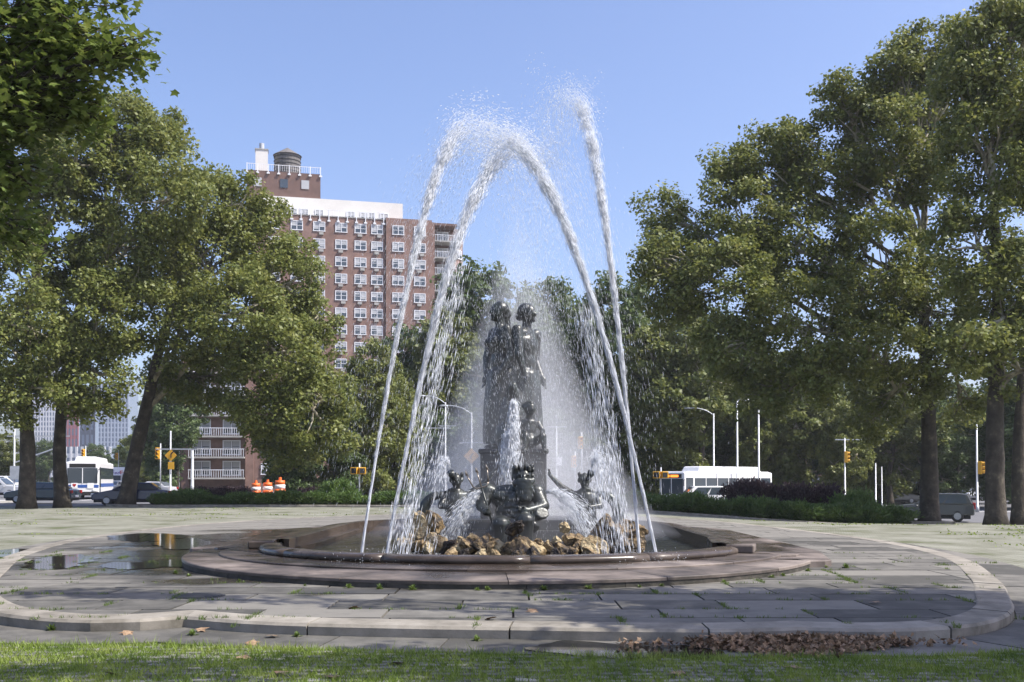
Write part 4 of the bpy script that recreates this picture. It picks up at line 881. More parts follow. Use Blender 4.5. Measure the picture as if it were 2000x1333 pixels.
# low brick house far right, and the towers down the avenue
rb = empty('brick_house', (X_at(1735,165), 165, -1.2), R(-6), 'low red brick building behind the traffic signals, seen between the trunks', 'building')
b = MB(); b.box((0,5,4), (26,10,9)); b.build('wall', M['brick'], rb)
for i in range(8):
    for z in (2.4,5.8): o = link('window', WS, None, rb); o.location = (-11.4+i*3.2, -.06, z)
def tower(px0, px1, top, Y, col, label, mull, fl, name='office_tower'):
    x0, x1 = X_at(px0,Y), X_at(px1,Y); H = Z_at(top,Y); r_ = empty(name, ((x0+x1)/2, Y, -1), 0, label, 'building'); w_ = x1-x0
    b = MB(); b.box((0,w_*.4,H/2), (w_,w_*.8,H)); b.build('core', M['glass_far'], r_)
    for i in range(mull+1): b = MB(); b.box((-w_/2+i*w_/mull,-.2,H/2), (w_/mull*.38,.6,H)); b.build('mullion', col, r_)
    for k in range(int(H/fl)): b = MB(); b.box((0,-.12,(k+.5)*fl), (w_-.1,.4,fl*.34)); b.build('spandrel', col, r_)
M['glass_far'] = principled('far_glass', (.16,.2,.26), .2)
pale = principled('pale_cladding', (.55,.55,.56), .7); bl = principled('blue_cladding', (.32,.37,.44), .6); red = principled('red_cladding', (.3,.08,.09), .7); dk = principled('navy_cladding', (.03,.04,.07), .6)
tower(62,112,700,700,pale,'pale high-rise glimpsed between the straight and the forked trunks',9,3.4); tower(112,152,775,640,red,'red and grey high-rise glimpsed behind the forked trunk',6,6.5)
tower(158,184,790,620,dk,'narrow navy high-rise glimpsed above the bus',3,9); tower(184,250,745,760,bl,'blue-grey glass high-rise glimpsed between the forked and the leaning trunks',10,3.6)
tower(128,215,868,420,pale,'low pale commercial block behind the bus',8,5,'commercial_block')

# ------------------------------------------------------------------ street furniture
def pole_thing(name, px, Y, top, label, cat, r_=.09, grp=None):
    x = X_at(px, Y); z0 = gz(x, Y); e = empty(name, (x, Y, z0), 0, label, cat, grp); h = Z_at(top, Y)-z0
    b = MB(); b.tube([(0,0,0),(0,0,.5),(0,0,.52),(0,0,h)], [r_*1.7,r_*1.6,r_,r_*.7], 10); b.build('pole', M['steel'], e, True); return e, h
def cobra(px, Y, top, side, label, arm=2.2, rise=.45, head=True):
    e, h = pole_thing('street_lamp', px, Y, top, label, 'street lamp')
    b = MB(); pts = [(0,0,h-.15),(side*arm*.35,0,h+rise*.55),(side*arm*.75,0,h+rise*.95),(side*arm,0,h+rise)]; b.tube(catmull3([Vector(p) for p in pts],4), .045, 7); b.build('arm', M['steel'], e, True)
    b = MB(); b.ell((side*(arm+.3),0,h+rise-.02), (.4,.16,.09)); b.build('lamp_head', M['steel'], e, True); return e, h
def crossbar(e, z, x0, x1):
    b = MB(); b.box(((x0+x1)/2,0,z), (x1-x0,.08,.1)); b.build('crossbar', M['steel'], e)
e, h = cobra(870, 95, 786, -1, 'street lamp with curved arm and a sign board on its crossbar, behind the jets', 1.9, .6); crossbar(e, h-2.4, -4.0, .5)
b = MB(); b.box((-3.0,-.05,h-3.2), (2.0,.05,1.5)); b.build('sign_board', M['steel'], e); crossbar(e, h-2.2, -.6, 1.0)
e, h = cobra(921, 88, 806, -1, 'street lamp with curved arm carrying a yellow diamond sign', 2.1, .6); crossbar(e, h-2.6, -1, 1.1)
b = MB(); b.box((0,-.15,h-3.75), (.95,.04,.95)); o = b.build('warning_sign', M['yellow'], e); o.rotation_euler = (0,0,0)
o.data.transform(Matrix.Translation((0,0,h-3.75)) @ Matrix.Rotation(R(45),4,'Y') @ Matrix.Translation((0,0,-(h-3.75))))
b = MB(); b.tube([(-.05,-.19,h-4.0),(-.05,-.19,h-3.75),(.15,-.19,h-3.55)], .05, 5); b.build('arrow', M['black'], e)
e, h = cobra(1394, 92, 808, -1, 'street lamp with curved arm in front of the white bus', 2.0, .5)
e, h = cobra(1440, 84, 784, 1, 'tall street lamp with short arm beside the white bus', .35, .12)
e, h = pole_thing('utility_pole', 1482, 82, 798, 'plain grey pole rising from the shaded hedge behind the bus tail', 'pole')
e, h = pole_thing('utility_pole', 563, 82, 800, 'grey pole standing behind the sunlit hedge beside the orange barrels', 'pole')
e, h = pole_thing('sign_pole', 1087, 92, 832, 'grey pole with T-shaped top seen through the mist', 'pole'); crossbar(e, h-.1, -.9, .9); b = MB(); b.box((.25,-.1,h-3.2), (.5,.04,.75)); b.build('sign_plate', M['white_paint'], e)
e, h = pole_thing('signal_pole', 1650, 96, 856, 'grey signal pole with crossarm above the purple shrubs', 'pole'); crossbar(e, h-.15, -.9, 3.6)
e, h = cobra(28, 84, 800, -1, 'street lamp with several arms beside the straight trunk', .8, .1); crossbar(e, h-2.2, -.6, 4.5); b = MB(); b.tube([(0,0,h-4.4),(4.2,0,h-2.9)], .06, 7); b.build('arm', M['steel'], e); b = MB(); b.box((.2,-.1,h-5.2), (1.0,.06,1.1)); b.build('sign_board', M['steel'], e)
e, h = pole_thing('sign_pole', 333, 84, 842, 'grey pole with a yellow diamond arrow sign beside the leaning tree', 'pole'); crossbar(e, h-1.5, -1.2, 2.2)
b = MB(); b.box((.1,-.15,0), (.7,.04,.7)); o = b.build('warning_sign', M['yellow'], e); o.data.transform(Matrix.Translation((0,0,h-1.95)) @ Matrix.Rotation(R(45),4,'Y')); b = MB(); b.box((.1,-.15,h-2.85), (.5,.04,.6)); b.build('plate', M['yellow'], e)
b = MB(); b.tube([(.1,-.19,h-2.2),(.1,-.19,h-1.9),(.3,-.19,h-1.7)], .05, 5); b.build('arrow', M['black'], e)
e, h = pole_thing('utility_pole', 376, 80, 880, 'short pale pole behind the end of the sunlit hedge', 'pole', .13)
e, h = pole_thing('signal_pole', 1908, 84, 828, 'slim grey signal pole between the biggest plane and the next trunk', 'pole')
e, h = pole_thing('utility_pole', 1710, 90, 905, 'thin grey post beside the light green shrub', 'pole', .07); e, h = pole_thing('utility_pole', 1722, 88, 912, 'thinner grey post next to the light green shrub', 'pole', .05)
lens = {'r': principled('red_lens', (.3,.02,.02), .3), 'a': principled('amber_lens', (.35,.16,.02), .3), 'g': principled('green_lens', (.02,.2,.1), .3)}
def signal(px, py, Y, label, face=0, post=True):
    c = P(px, py, Y); z0 = gz(c.x, Y); e = empty('traffic_light', (c.x, Y, z0 if post else c.z-.55), face, label, 'traffic light'); zc = c.z-e.location.z
    if post: b = MB(); b.tube([(.22,.1,0),(.22,.1,zc+.9)], .06, 8); b.build('post', M['steel'], e, True)
    b = MB(); b.box((0,0,zc), (.36,.3,1.05)); b.build('housing', M['yellow'], e, bevel=.03)
    for k, q in enumerate('rag'):
        z = zc+.34-.34*k; b = MB(); b.tube([(0,-.15,z),(0,-.17,z)], [.12,.12], 12); b.build('lens', lens[q], e)
        b = MB(); b.tube([(0,-.15,z+.02),(0,-.36,z+.0)], [.14,.135], 10, cap=False); b.build('visor', M['yellow'], e)
signal(1133, 865, 88, 'yellow traffic light high on its post seen through the mist', R(25)); signal(1120, 902, 90, 'lower yellow traffic light seen through the mist behind the higher one', R(25))
signal(308, 886, 92, 'yellow traffic light beside the diamond sign under the leaning tree'); signal(163, 886, 120, 'yellow traffic light hanging over the bus lane'); signal(228, 892, 150, 'small yellow traffic light far down the avenue above the bus')
signal(1914, 914, 84, 'yellow traffic light on the slim pole between the trunks', R(60), False); signal(1846, 938, 130, 'far yellow traffic light across the road on the SUV side'); signal(1652, 893, 96, 'yellow traffic light on the crossarm pole above the purple shrubs', R(80), False)
def ped(px, py, Y, label, face=R(-35)):
    c = P(px, py, Y); z0 = gz(c.x, Y); e = empty('pedestrian_signal', (c.x, Y, z0), 0, label, 'pedestrian signal'); zc = c.z-z0
    b = MB(); b.tube([(.05,.15,0),(.05,.15,zc+.55)], .055, 8); b.build('post', M['steel'], e, True)
    for s in (-1, 1): b = MB(); b.box((s*.28,0,zc), (.5,.35,.5), s*.3); hs = b.build('housing', M['yellow'], e, bevel=.03); b = MB(); b.box((s*.28+.03*s,-.18,zc), (.36,.05,.36), s*.3); b.build('screen', M['black'], hs)
ped(700, 920, 74, 'orange pedestrian signal on a short post at the end of the sunlit hedge'); ped(1290, 928, 74, 'orange pedestrian signal on a short post at the start of the shaded hedge')
# construction barrels
def barrel(px, Y, s):
    x = X_at(px, Y); e = empty('traffic_barrel', (x, Y, gz(x,Y)+s*0), 0, 'orange and white banded traffic barrel behind the sunlit hedge', 'traffic barrel', 'traffic barrels behind the hedge'); pr_ = [(0,.30),(.12,.30),(.12,.26),(.35,.255),(.35,.245),(.55,.24),(.55,.23),(.75,.225),(.75,.215),(.95,.2),(1.0,.15),(1.08,.06)]
    for i in range(5):
        z0, z1 = .1+.19*i, .1+.19*(i+1); b = MB(); b.tube([(0,0,z0*s),(0,0,z1*s)], [(.29-.018*i)*s,(.285-.018*i)*s], 18); b.build('band', M['orange'] if i%2 == 0 else M['white_paint'], e, True)
    b = MB(); b.tube([(0,0,0),(0,0,.1*s)], .34*s, 18); b.build('base', M['black'], e); b = MB(); b.tube([(0,0,1.05*s),(0,0,1.2*s)], [.08*s,.06*s], 10); b.build('handle', M['orange'], e)
for px_, Y, s in ((500,69,1.32),(523,69.4,1.36),(547,68.6,1.5)): barrel(px_, Y, s)

# ------------------------------------------------------------------ vehicles (local: x forward, y left, z up)
def paint(name, col, rough=.25): m = principled(name, col, rough); m.node_tree.nodes['Principled BSDF'].inputs['Coat Weight'].default_value = .6; return m
CAR = {'navy': paint('navy_coat', (.012,.02,.06)), 'white': paint('white_car_coat', (.75,.75,.75)), 'silver': paint('silver_coat', (.4,.41,.43), .3), 'grey': paint('dark_grey_coat', (.07,.075,.075)), 'teal': paint('dark_teal_coat', (.02,.04,.055)), 'red': paint('dark_red_coat', (.2,.02,.03)), 'black': paint('black_coat', (.015,.015,.017))}
lampw = principled('headlamp_glass', (.7,.7,.68), .15); lampr = principled('tail_lamp', (.35,.01,.01), .25)
def wheel(e, x, y, r_, w_=.22):
    b = MB(); b.tube([(x,y-w_/2,r_),(x,y-w_/2+.03,r_),(x,y+w_/2-.03,r_),(x,y+w_/2,r_)], [r_*.86,r_,r_,r_*.86], 20); t = b.build('wheel', M['black'], e, True)
    b = MB(); b.tube([(x,y-w_/2-.012,r_),(x,y+w_/2+.012,r_)], r_*.58, 14); b.build('rim', M['steel'], t)
def car(name, loc, rz, kind, col, label, cat='car'):
    e = empty(name, loc, rz, label, cat)
    if kind == 'sedan': prof = [(-2.25,.35),(-2.3,.6),(-2.2,.92),(-1.6,1.0),(2.0-.9,.98),(1.5,.9),(2.15,.78),(2.3,.6),(2.28,.35)]; cab = [(-1.75,.97),(-1.1,1.42),(.2,1.45),(1.15,.96)]; W = 1.76; r_ = .32
    elif kind == 'suv': prof = [(-2.35,.42),(-2.4,.7),(-2.35,1.1),(-1.9,1.12),(1.2,1.1),(1.7,1.06),(2.25,.98),(2.4,.7),(2.35,.42)]; cab = [(-2.3,1.1),(-2.0,1.74),(-1.5,1.8),(.3,1.78),(1.15,1.08)]; W = 1.88; r_ = .37
    else: prof = [(-2.6,.4),(-2.65,.8),(-2.6,1.25),(1.4,1.25),(2.2,1.1),(2.6,.9),(2.65,.6),(2.6,.4)]; cab = [(-2.6,1.23),(-2.5,1.95),(-2.1,2.05),(.7,2.02),(1.7,1.22)]; W = 1.95; r_ = .35
    def loft(p, w0, w1, zmid=None):
        b = MB(); n = len(p); z0 = min(q[1] for q in p); z1 = max(q[1] for q in p); vs = []
        for s in (-1, 1):
            for x, z in p: k = (z-z0)/(z1-z0+1e-6); vs.append((x, s*(w0+(w1-w0)*k)/2, z))
        fs = [tuple(range(n)), tuple(range(2*n-1, n-1, -1))]+[(i, n+i, n+(i+1)%n, (i+1)%n) for i in range(n)]
        b.add(vs, fs); return b
    body = loft(prof, W, W*.96).build('body', CAR[col], e, False, .07)
    cabin = loft(cab, W*.94, W*.74).build('cabin', CAR[col], e, False, .06)
    # glass panes set proud of the cabin
    zc0, zc1 = cab[0][1]+.06, max(q[1] for q in cab)-.1; xf, xb = cab[-1][0], cab[0][0]; roof = [q for q in cab if q[1] > zc1]
    xf1, xb1 = roof[-1][0], roof[0][0]
    for s in (-1, 1):
        y0 = s*(W*.94/2+.005); y1 = s*(W*.74/2+.035); b = MB(); mid = (xf+xb)/2+.1
        lerp = lambda a, c, t: a+(c-a)*t
        for u0, u1 in ((.1,.47),(.52,.9)):
            q = [(lerp(xb,xf,u0)+.0, y0, zc0),(lerp(xb,xf,u1)-.08*(u1 > .8), y0, zc0),(lerp(xb1,xf1,min(1,u1*1.02)), y1, zc1),(lerp(xb1,xf1,max(0,u0-.04)), y1, zc1)]
            b.add(q, [(0,1,2,3) if s < 0 else (3,2,1,0)])
        b.build('side_window', M['glass'], cabin)
    for xa, xc, nm in ((xf, xf1, 'windscreen'), (xb, xb1, 'rear_window')):
        d = .03 if xa > 0 else -.03; b = MB(); t0, t1 = .12, .9; xa_, xc_ = xa+(xc-xa)*t0+d, xa+(xc-xa)*t1+d; za, zb_ = cab[0][1]+(max(q[1] for q in cab)-cab[0][1])*t0+.02, cab[0][1]+(max(q[1] for q in cab)-cab[0][1])*t1+.02
        b.add([(xa_,-W*.43,za),(xa_,W*.43,za),(xc_,W*.34,zb_),(xc_,-W*.34,zb_)], [(0,1,2,3) if d > 0 else (3,2,1,0)]); b.build(nm, M['glass'], cabin)
    for s in (-1, 1):
        b = MB(); b.ell((prof[-2][0]-.06, s*W*.36, .68 if kind == 'sedan' else .85), (.12,.2,.09)); b.build('headlight', lampw, body, True)
        b = MB(); b.box((prof[1][0]+.03, s*W*.42, .8 if kind == 'sedan' else 1.0), (.14,.2,.22 if kind == 'sedan' else .4)); b.build('tail_light', lampr, body, bevel=.02)
        b = MB(); b.ell((.95, s*(W/2+.1), 1.0), (.1,.1,.08)); b.build('wing_mirror', CAR[col], body, True)
    b = MB(); b.box((prof[0][0]-.02,0,.5), (.1,.5,.14)); b.build('number_plate', M['white_paint'], body); b = MB(); b.box((0,0,.3), (4.3,W-.1,.2)); b.build('underbody', M['black'], e)
    for x in (-1.4, 1.4):
        for s in (-1, 1): wheel(e, x, s*(W/2-.12), r_)
    return e
def bus(loc, rz, label, text=None):
    e = empty('city_bus', loc, rz, label, 'bus', None); wht = M['white_car']; L_ = 12.0; W = 2.55
    b = MB(); b.box((0,0,1.75), (L_,W,2.7)); body = b.build('body', wht, e, bevel=.12)
    b = MB(); b.box((-.6,0,3.32), (8.6,1.9,.5), 0, 0, (.94,.86)); b.build('roof_pod', wht, e, bevel=.1)
    b = MB(); b.box((-.2,0,3.09), (11.2,2.1,.14)); b.build('roof', wht, e, bevel=.04)
    blue = principled('blue_stripe', (.03,.09,.32), .4)
    for s in (-1, 1):
        b = MB(); b.box((0,s*(W/2+.004),1.15), (L_-.3,.012,.3)); b.build('stripe', blue, body)
        for k in range(7): b = MB(); b.box((-5.0+k*1.5,s*(W/2+.008),2.15), (1.4,.02,.95)); b.build('side_window', M['glass'], body)
        b = MB(); b.box((5.35,s*(W/2+.008),1.6), (.9,.022,2.1)); b.build('door', M['glass'], body)
        b = MB(); b.ell((6.05,s*.92,.72), (.06,.2,.13)); b.build('headlight', lampw, body, True)
        b = MB(); b.tube([(5.9,s*1.2,2.5),(6.25,s*1.42,2.45),(6.25,s*1.42,2.0)], .04, 6); b.build('mirror', M['black'], body)
    b = MB(); b.box((6.004,0,1.95), (.03,2.3,1.25)); b.build('windscreen', M['glass'], body, bevel=.02)
    b = MB(); b.box((6.006,0,2.78), (.03,2.0,.32)); ds = b.build('destination_sign', M['black'], body)
    b = MB(); b.box((6.03,0,1.95), (.03,.06,1.25)); b.build('windscreen_bar', wht, body)
    b = MB(); b.box((6.004,0,1.08), (.03,2.5,.24)); b.build('stripe', blue, body); b = MB(); b.box((6.03,-.62,1.12), (.03,.5,.45)); b.build('advert_panel', M['white_paint'], body); b = MB(); b.box((6.03,.62,1.12), (.03,.5,.45)); b.build('advert_panel', M['white_paint'], body)
    b = MB(); b.box((6.05,0,.48), (.14,2.5,.3)); b.build('bumper', M['black'], e, bevel=.03); b = MB(); b.box((0,0,.42), (11.6,2.4,.2)); b.build('underbody', M['black'], e)
    for x in (-3.6, 3.7):
        for s in (-1, 1): wheel(e, x, s*1.12, .48, .28)
    return e, ds
def at_g(px, Y): x = X_at(px, Y, 960); return (x, Y, gz(x, Y)+.01)
bus_e, ds = bus(at_g(178, 90), R(-74), 'white city bus with blue stripe seen head-on between the forked and the leaning trunks')
bus_r, ds2 = bus(at_g(1402, 85), R(222), 'white city bus with long roof pod passing behind the shaded hedge')
def text(body, parent, loc, rot, size, mat, name='lettering'):
    cu = bpy.data.curves.new(name, 'FONT'); cu.body = body; cu.size = size; cu.align_x = 'CENTER'; cu.align_y = 'CENTER'; cu.extrude = .004
    o = bpy.data.objects.new('tmp', cu); C.objects.link(o); bpy.context.view_layer.update(); me = bpy.data.meshes.new_from_object(o.evaluated_get(bpy.context.evaluated_depsgraph_get())); C.objects.unlink(o); bpy.data.objects.remove(o)
    t = link(name, me, mat, parent); t.location = loc; t.rotation_euler = rot; return t
led = principled('sign_led', (.9,.25,.03), .4, emit=(1,.25,.03), estr=1.5)
for y0_, w_ in ((-.72,.34),(-.28,.2),(.3,.78)):
    b = MB(); b.box((6.026,y0_,2.78), (.012,w_,.19)); b.build('lit_segment', led, ds2)
for e_ in (bus_e,):
    hb_ = [c for c in e_.children if c.name.startswith('body')][0]
    b = MB(); b.ell((6.05,-.68,1.2), (.012,.09,.08)); b.ell((6.05,-.56,1.2), (.012,.09,.08)); b.add([(6.058,-.76,1.18),(6.058,-.48,1.18),(6.058,-.62,1.0)], [(0,1,2)]); b.build('red_heart', lampr, hb_)
car('parked_car', at_g(258, 64.5), R(180+14), 'sedan', 'navy', 'dark navy sedan with its nose out from behind the leaning trunk')
car('parked_car', at_g(84, 70), R(180), 'sedan', 'teal', 'dark teal sedan half hidden behind the straight and forked trunks')
car('parked_car', at_g(-2, 95), R(0), 'suv', 'silver', 'silver estate car beside the lamp post with several arms')
car('delivery_van', at_g(5, 112), R(0), 'van', 'white', 'white van standing behind the silver estate car', 'van')
car('suv', at_g(1822, 65), R(158), 'suv', 'grey', 'dark grey SUV seen from behind beside the biggest plane tree')
mv = car('minivan', at_g(1362, 76), R(182), 'suv', 'white', 'white van with green marking passing in front of the bus behind the shaded hedge', 'van')
for sy_ in (-1, 1): b = MB(); b.box((.3,sy_*.945,.98), (1.5,.012,.16)); b.build('green_marking', principled('green_print', (.18,.5,.06), .5), mv)
for px_, Y, c_, k, rz, lab in ((1888,128,'silver','suv',-90,'silver car facing this way far along the road beyond the trunks'),(1905,134,'black','sedan',-90,'black car behind the silver one far along the road'),(1985,120,'red','suv',90,'red car at the far kerb beyond the pale patched trunk'),(1705,112,'red','sedan',0,'dark red car half seen behind the light green shrub'),(1748,112,'grey','suv',10,'dark car with bright glass behind the round dark shrub'),(222,125,'silver','sedan',-90,'silver sedan behind the bus'),(297,100,'silver','sedan',170,'pale car behind the leaning trunk near the hedge'),(133,140,'black','sedan',-90,'black car far down the avenue beside the bus')):
    car('car', at_g(px_, Y), R(rz), k, c_, lab)
# parcel truck behind the bus
fx = at_g(241, 150); ft = empty('delivery_truck', fx, R(-90), 'white parcel truck with lettering behind the bus', 'truck')
b = MB(); b.box((-.8,0,2.0), (5,2.3,2.9)); bx_ = b.build('cargo_box', M['white_car'], ft, bevel=.05); b = MB(); b.box((2.6,0,1.45), (1.8,2.1,1.9), 0, 0, (.8,.95)); cb = b.build('cab', M['white_car'], ft, bevel=.08); b = MB(); b.box((3.42,0,1.9), (.06,1.8,.7)); b.build('windscreen', M['glass'], cb)
for x in (-2.2, 2.4):
    for s in (-1, 1): wheel(ft, x, s*.95, .42)
text('Fed', bx_, (1.75,-.42,2.6), (R(90),0,R(90)), .9, principled('violet_print', (.08,.02,.25), .5)); text('Ex', bx_, (1.75,.6,2.6), (R(90),0,R(90)), .9, principled('orange_print', (.7,.12,.02), .5))

# ------------------------------------------------------------------ small things on the ground
# grass among the foreground setts, single setts showing through
def blades(n, xf, hgt, name, parent_label):
    pass
n = 170000; gx = rng.uniform(-6.2,6.2,n); gy = rng.uniform(7.0,10.2,n)
def apron_edge(x): return np.interp(x, [-7,-5.2,-4.3,-3.6,-2.5,-1,0,1.2,2.2,3,3.8,4.8,6.2], [11.5,10.1,9.95,10.05,9.85,9.6,9.46,9.35,9.32,9.35,9.34,9.6,10.8])
from mathutils import noise as mnoise
def patch(x, y): return mnoise.noise(Vector((x*.9, y*1.4, 3.1)))*.5+mnoise.noise(Vector((x*3, y*4, 8)))*.35
inside = gy < apron_edge(gx)+rng.normal(size=n)*.05
dens = np.array([patch(x_, y_) for x_, y_ in zip(gx, gy)]); jx, jy = (gx/.235)%1, (gy/.135)%1; joint = (np.minimum(jx,1-jx) < .16)|(np.minimum(jy,1-jy) < .24)
keep = inside&((dens+.34+.42*joint+.25*np.exp(-((apron_edge(gx)-gy)/.35)**2)) > rng.random(n)*.75+.08); gx, gy = gx[keep], gy[keep]; n = len(gx)
hh = rng.gamma(3,.011,n)+.01; th = rng.uniform(0,6.28,n); ln_ = rng.normal(size=(n,2))*.45; wd = .005
base = np.stack([gx,gy,np.full(n,-.13)],1); tip = base+np.stack([ln_[:,0]*hh, ln_[:,1]*hh, hh],1); sd2 = np.stack([np.cos(th)*wd,np.sin(th)*wd,np.zeros(n)],1)
V = np.stack([base-sd2, base+sd2, tip], 1).reshape(-1,3); go = link('grass', fast_mesh('grass', V, np.arange(n*3).reshape(-1,3)), M['grass']); tag(go, 'short green grass growing between the foreground setts', 'grass', kind='stuff')
cob = MB(); cob.box((0,0,-.035), (.205,.108,.07), 0, 0, (.9,.84)); CM = cob.mesh('cobblestone'); CM.materials.append(M['cobble']); cnt = 0; rest_c = MB()
for j in range(24):
    for i in range(-27, 28):
        x_ = i*.235+(j%2)*.117+random.uniform(-.012,.012); y_ = 7.25+j*.135+random.uniform(-.008,.008)
        if y_ > float(apron_edge(x_))-.1 or abs(x_) > y_*.56: continue
        if cnt < 300: o = link('cobblestone', CM, None, ground); o.location = (x_, y_, -.118+random.uniform(-.008,.008)); o.rotation_euler = (random.uniform(-.04,.04), random.uniform(-.04,.04), random.uniform(-.06,.06)); cnt += 1
        else: rest_c.box((x_, y_, -.153+random.uniform(-.008,.008)), (.205,.108,.07), random.uniform(-.06,.06), 0, (.9,.84))
o = rest_c.build('cobblestone', M['cobble'], ground); tag(o, kind='stuff')
n = 60000; fx_ = rng.uniform(-34,34,n); fy_ = rng.uniform(11,60,n); ok = np.array([(mnoise.noise(Vector((a_*.16,c_*.22,2)))*.6+mnoise.noise(Vector((a_*.7,c_*.9,6)))*.5) > .12+.3*q for a_, c_, q in zip(fx_, fy_, rng.random(n))])
pin = np.array([(c_ > 47) or abs(a_+1) > (12.6-abs(c_-27)*.0 if 18 < c_ < 38 else 11.2 if c_ >= 38 else 8.8+(c_-11)*.5) for a_, c_ in zip(fx_, fy_)]); fx_, fy_ = fx_[ok&pin], fy_[ok&pin]; n = len(fx_)
fz_ = np.array([gz(a_, c_)-.02 for a_, c_ in zip(fx_, fy_)]); th = rng.uniform(0,6.28,n); base = np.stack([fx_,fy_,fz_],1); sd2 = np.stack([np.cos(th),np.sin(th),np.zeros(n)],1)*rng.uniform(.015,.05,n)[:,None]; tip = base+np.stack([rng.normal(size=n)*.02,rng.normal(size=n)*.02,rng.uniform(.02,.055,n)],1)
V = np.stack([base-sd2, base+sd2, tip],1).reshape(-1,3); fo_ = link('grass', fast_mesh('grass', V, np.arange(n*3).reshape(-1,3)), M['grass']); tag(fo_, 'thin grass tufts scattered over the far setts behind the terrace', 'grass', kind='stuff')
# weeds in the joints of the terrace, one mesh, plus single plants at the foot of the steps
pts = []
for (x_, y_, l_, h_) in joints:
    if y_ > 21: continue
    for k in range(48):
        q = (x_+random.gauss(0,.012), y_+random.random()*h_) if random.random() < .55 else (x_+random.random()*l_, y_+random.gauss(0,.012))
        if mnoise.noise(Vector((q[0]*1.1, q[1]*1.3, 5))) > .02+.25*random.random() and math.hypot(q[0]+.4, q[1]-19.9) > 6.1: pts.append(q)
pts = np.array([p for p in pts if len(clip([(p[0]-.01,p[1]-.01),(p[0]+.01,p[1]-.01),(p[0],p[1]+.01)], [(-30,10.4),(30,10.4),(30,60),(-30,60)]))])
rp = np.repeat(pts, 7, 0)+rng.normal(size=(len(pts)*7,2))*.018; n = len(rp); hh = rng.uniform(.012,.045,n); base = np.stack([rp[:,0],rp[:,1],np.full(n,-.02)],1); tip = base+np.stack([rng.normal(size=n)*.02, rng.normal(size=n)*.02, hh+.02],1); th = rng.uniform(0,6.28,n); sd2 = np.stack([np.cos(th),np.sin(th),np.zeros(n)],1)*.006
inside_o = np.array([any(1 for _ in [0]) and (abs(a_) < 8 or True) for a_ in rp[:,0]])
V = np.stack([base-sd2, base+sd2, tip], 1).reshape(-1,3); jo = link('joint_grass', fast_mesh('joint_grass', V, np.arange(n*3).reshape(-1,3)), M['weed']); tag(jo, 'grass sprouting from the joints of the flagstones', 'grass', kind='stuff')
def weed_mesh(seed):
    rg = np.random.default_rng(seed); n_ = 60; th = rg.uniform(0,6.28,n_); el = rg.uniform(.2,1.3,n_); d = np.stack([np.cos(th)*np.cos(el),np.sin(th)*np.cos(el),np.sin(el)],1); s = rg.uniform(.05,.13,n_)[:,None]
    a = np.cross(d,[0,0,1.]); a /= np.linalg.norm(a,axis=1)[:,None]; p = d*s*.15
    V = np.stack([p, p+d*s*.55+a*s*.16, p+d*s+np.array([0,0,-.015]), p+d*s*.55-a*s*.16],1).reshape(-1,3); me = fast_mesh('weed', V, np.arange(n_*4).reshape(-1,4)); me.materials.append(M['weed']); return me
WD = [weed_mesh(i) for i in range(3)]; rw = random.Random(2)
for a_ in (186,199,214,222,231,238,246,253,258,262,266,271,276,281,287,293,301,312,322,331):
    o = link('weed', WD[rw.randrange(3)]); r_ = 6.13; s_ = rw.uniform(.25,.7); a_ += rw.uniform(-4,4); o.location = (-.4+r_*math.cos(R(a_)), 19.9+r_*math.sin(R(a_)), -.005); o.scale = (s_,s_,s_*rw.uniform(.7,1.2)); o.rotation_euler = (0,0,rw.uniform(0,6)); tag(o, 'small bright weed sprouting at the foot of the lowest granite step', 'weed', 'weeds along the granite step')
for x_, y_ in ((-3.3,10.6),(-4.9,10.95),(-.35,10.22),(-2.2,10.5),(3.35,10.0),(5.3,17.3),(5.6,17.2),(-6.2,20.0)):
    o = link('weed', WD[rw.randrange(3)]); s_ = rw.uniform(.4,.8); o.location = (x_, y_, -.125 if y_ < 11 else 0); o.scale = (s_,)*3; tag(o, 'small weed at the foot of the kerb' if y_ < 11 else 'tuft of weed at the end of the granite step', 'weed', 'weeds along the kerb' if y_ < 11 else 'weeds at the step ends')
# puddles
def puddle(pxs, z, label):
    pts = [(1.48-z)*0 for _ in pxs]; pw = []
    for px_, py_ in pxs:
        v = (666.5-py_)/FPX+SHIFT*2000/FPX; t = math.tan(PITCH+math.atan(v)); Y = (z-CAMZ)/t; pw.append((X_at(px_, Y, py_), Y))
    c = catmull(pw, .08, True); c = [(x_+mnoise.noise(Vector((x_*2.5,y_*2.5,1)))*.25+mnoise.noise(Vector((x_*7,y_*7,1)))*.08, y_+mnoise.noise(Vector((x_*2.5,y_*2.5,9)))*.3+mnoise.noise(Vector((x_*7,y_*7,4)))*.1) for x_, y_ in c]
    b = MB(); b.add([(x_, y_, z) for x_, y_ in c], [tuple(range(len(c)))]); tag(b.build('puddle', M['water_dark']), label, 'puddle')
puddle([(48,1100),(90,1088),(150,1084),(190,1092),(160,1104),(110,1112),(62,1113)], .008, 'still puddle on the flagstones against the inside of the kerb')
puddle([(195,1104),(270,1098),(360,1093),(430,1100),(420,1106),(330,1108),(240,1112)], .008, 'long shallow puddle on the flagstones running towards the granite step')
puddle([(215,1048),(290,1042),(360,1046),(330,1056),(250,1058)], .009, 'puddle on the far flagstones on the bus side')
puddle([(330,1072),(300,1060),(380,1052),(420,1060),(390,1070)], .009, 'wet pool at the end of the lowest granite step')
puddle([(1045,1257),(1180,1254),(1330,1262),(1420,1276),(1300,1284),(1150,1282),(1060,1270)], -.112, 'puddle outside the kerb beside the heap of leaves')
puddle([(0,1076),(60,1072),(85,1078),(40,1086),(-40,1088)], -.10, 'puddle on the setts outside the far kerb')
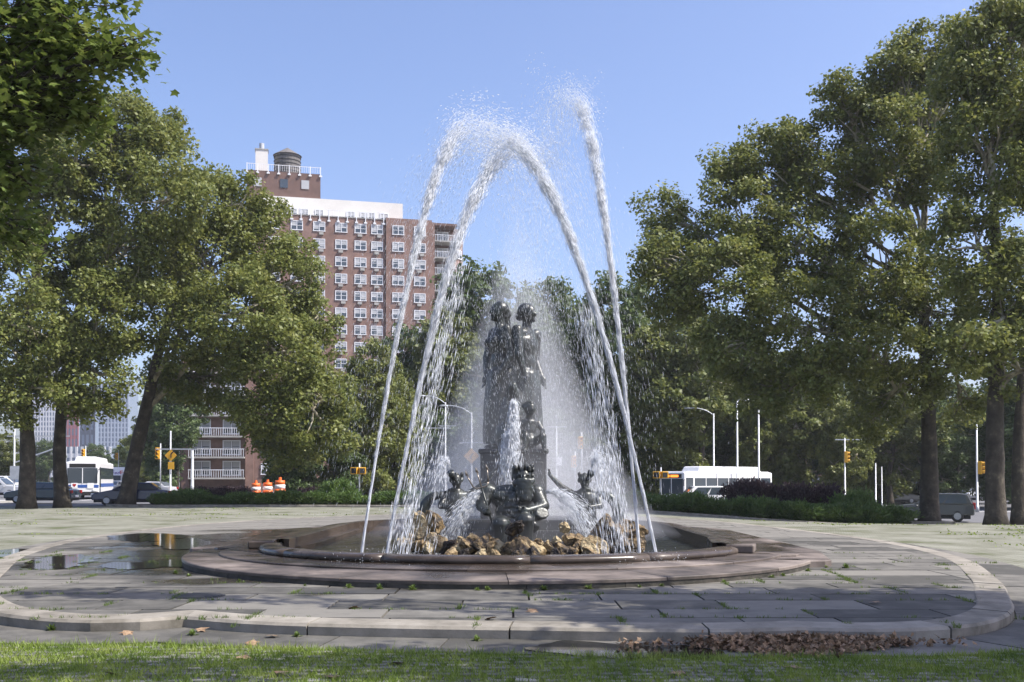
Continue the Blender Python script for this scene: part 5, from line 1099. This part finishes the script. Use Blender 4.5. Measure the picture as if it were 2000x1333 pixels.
# heap of dry leaves and single fallen leaves
n = 6500; t = np.where(rng.random(n) < .95, np.clip(rng.normal(.47,.2,n),-.02,1.02), rng.uniform(-.4,1.3,n)); lx = 1.8+t*2.0; wv = .28*np.sin(np.clip(t*1.15,0,1)*math.pi)**.6+.02; ly = 9.86+.05*t+rng.normal(size=n)*(wv*.5+.05); lz = -.115+np.abs(rng.normal(size=n))*.035*np.exp(-((ly-9.9)/.3)**2)
nrm = rng.normal(size=(n,3))*.8+np.array([0,0,1]); nrm /= np.linalg.norm(nrm,axis=1)[:,None]; V, F = lobed_leaves(np.stack([lx,ly,lz+.01],1), rng.uniform(.035,.085,n), nrm); lp = link('leaf_heap', fast_mesh('leaf_heap', V, F), M['dry_leaf']); tag(lp, 'heap of dry brown leaves swept against the kerb', 'leaf heap', kind='stuff')
V, F = lobed_leaves(np.array([[0,0,.02]]), np.array([.17]), np.array([[.1,.1,1.]])); LM = fast_mesh('leaf', V, F); LM.materials.append(M['dry_leaf'])
for px_, py_ in ((472,1290),(540,1318),(388,1234),(250,1238),(770,1300),(1040,1195),(490,1258),(530,1246),(1545,1308),(215,1320),(1330,1318),(690,1190),(640,1326),(1705,1180),(955,1212)):
    z = 0 if py_ < 1215 else -.12; v = (666.5-py_)/FPX+SHIFT*2000/FPX; Y = (z-CAMZ)/math.tan(PITCH+math.atan(v)); o = link('fallen_leaf', LM); o.location = (X_at(px_,Y,py_), Y, z+.008); o.rotation_euler = (rw.uniform(-.3,.3), rw.uniform(-.3,.3), rw.uniform(0,6)); tag(o, 'single dry brown leaf lying on the paving or grass', 'leaf', 'single fallen leaves')
# drain grate in the terrace
Yg = 13.1; gr = empty('drain_grate', (X_at(388,Yg,1162), Yg, 0), 0, 'dark iron drain grate set in the flagstones', 'drain grate'); b = MB(); b.tube([(0,0,-.02),(0,0,.006)], .33, 28); b.build('plate', principled('cast_iron', (.03,.03,.03), .6), gr)
for k in range(9): b = MB(); w_ = 2*math.sqrt(max(.01,.3**2-((k-4)*.065)**2)); b.box((0,(k-4)*.065,.009), (w_,.03,.012)); b.build('bar', principled('grate_bar', (.06,.06,.06), .6), gr)

# ------------------------------------------------------------------ haze over the whole place
b = MB(); b.box((0, 420, 31), (1500, 960, 66)); hzm = vol_mat('haze', .00022, (.9,.94,1)); tag(b.build('haze', hzm), 'faint summer haze over the whole place', 'haze', kind='stuff')
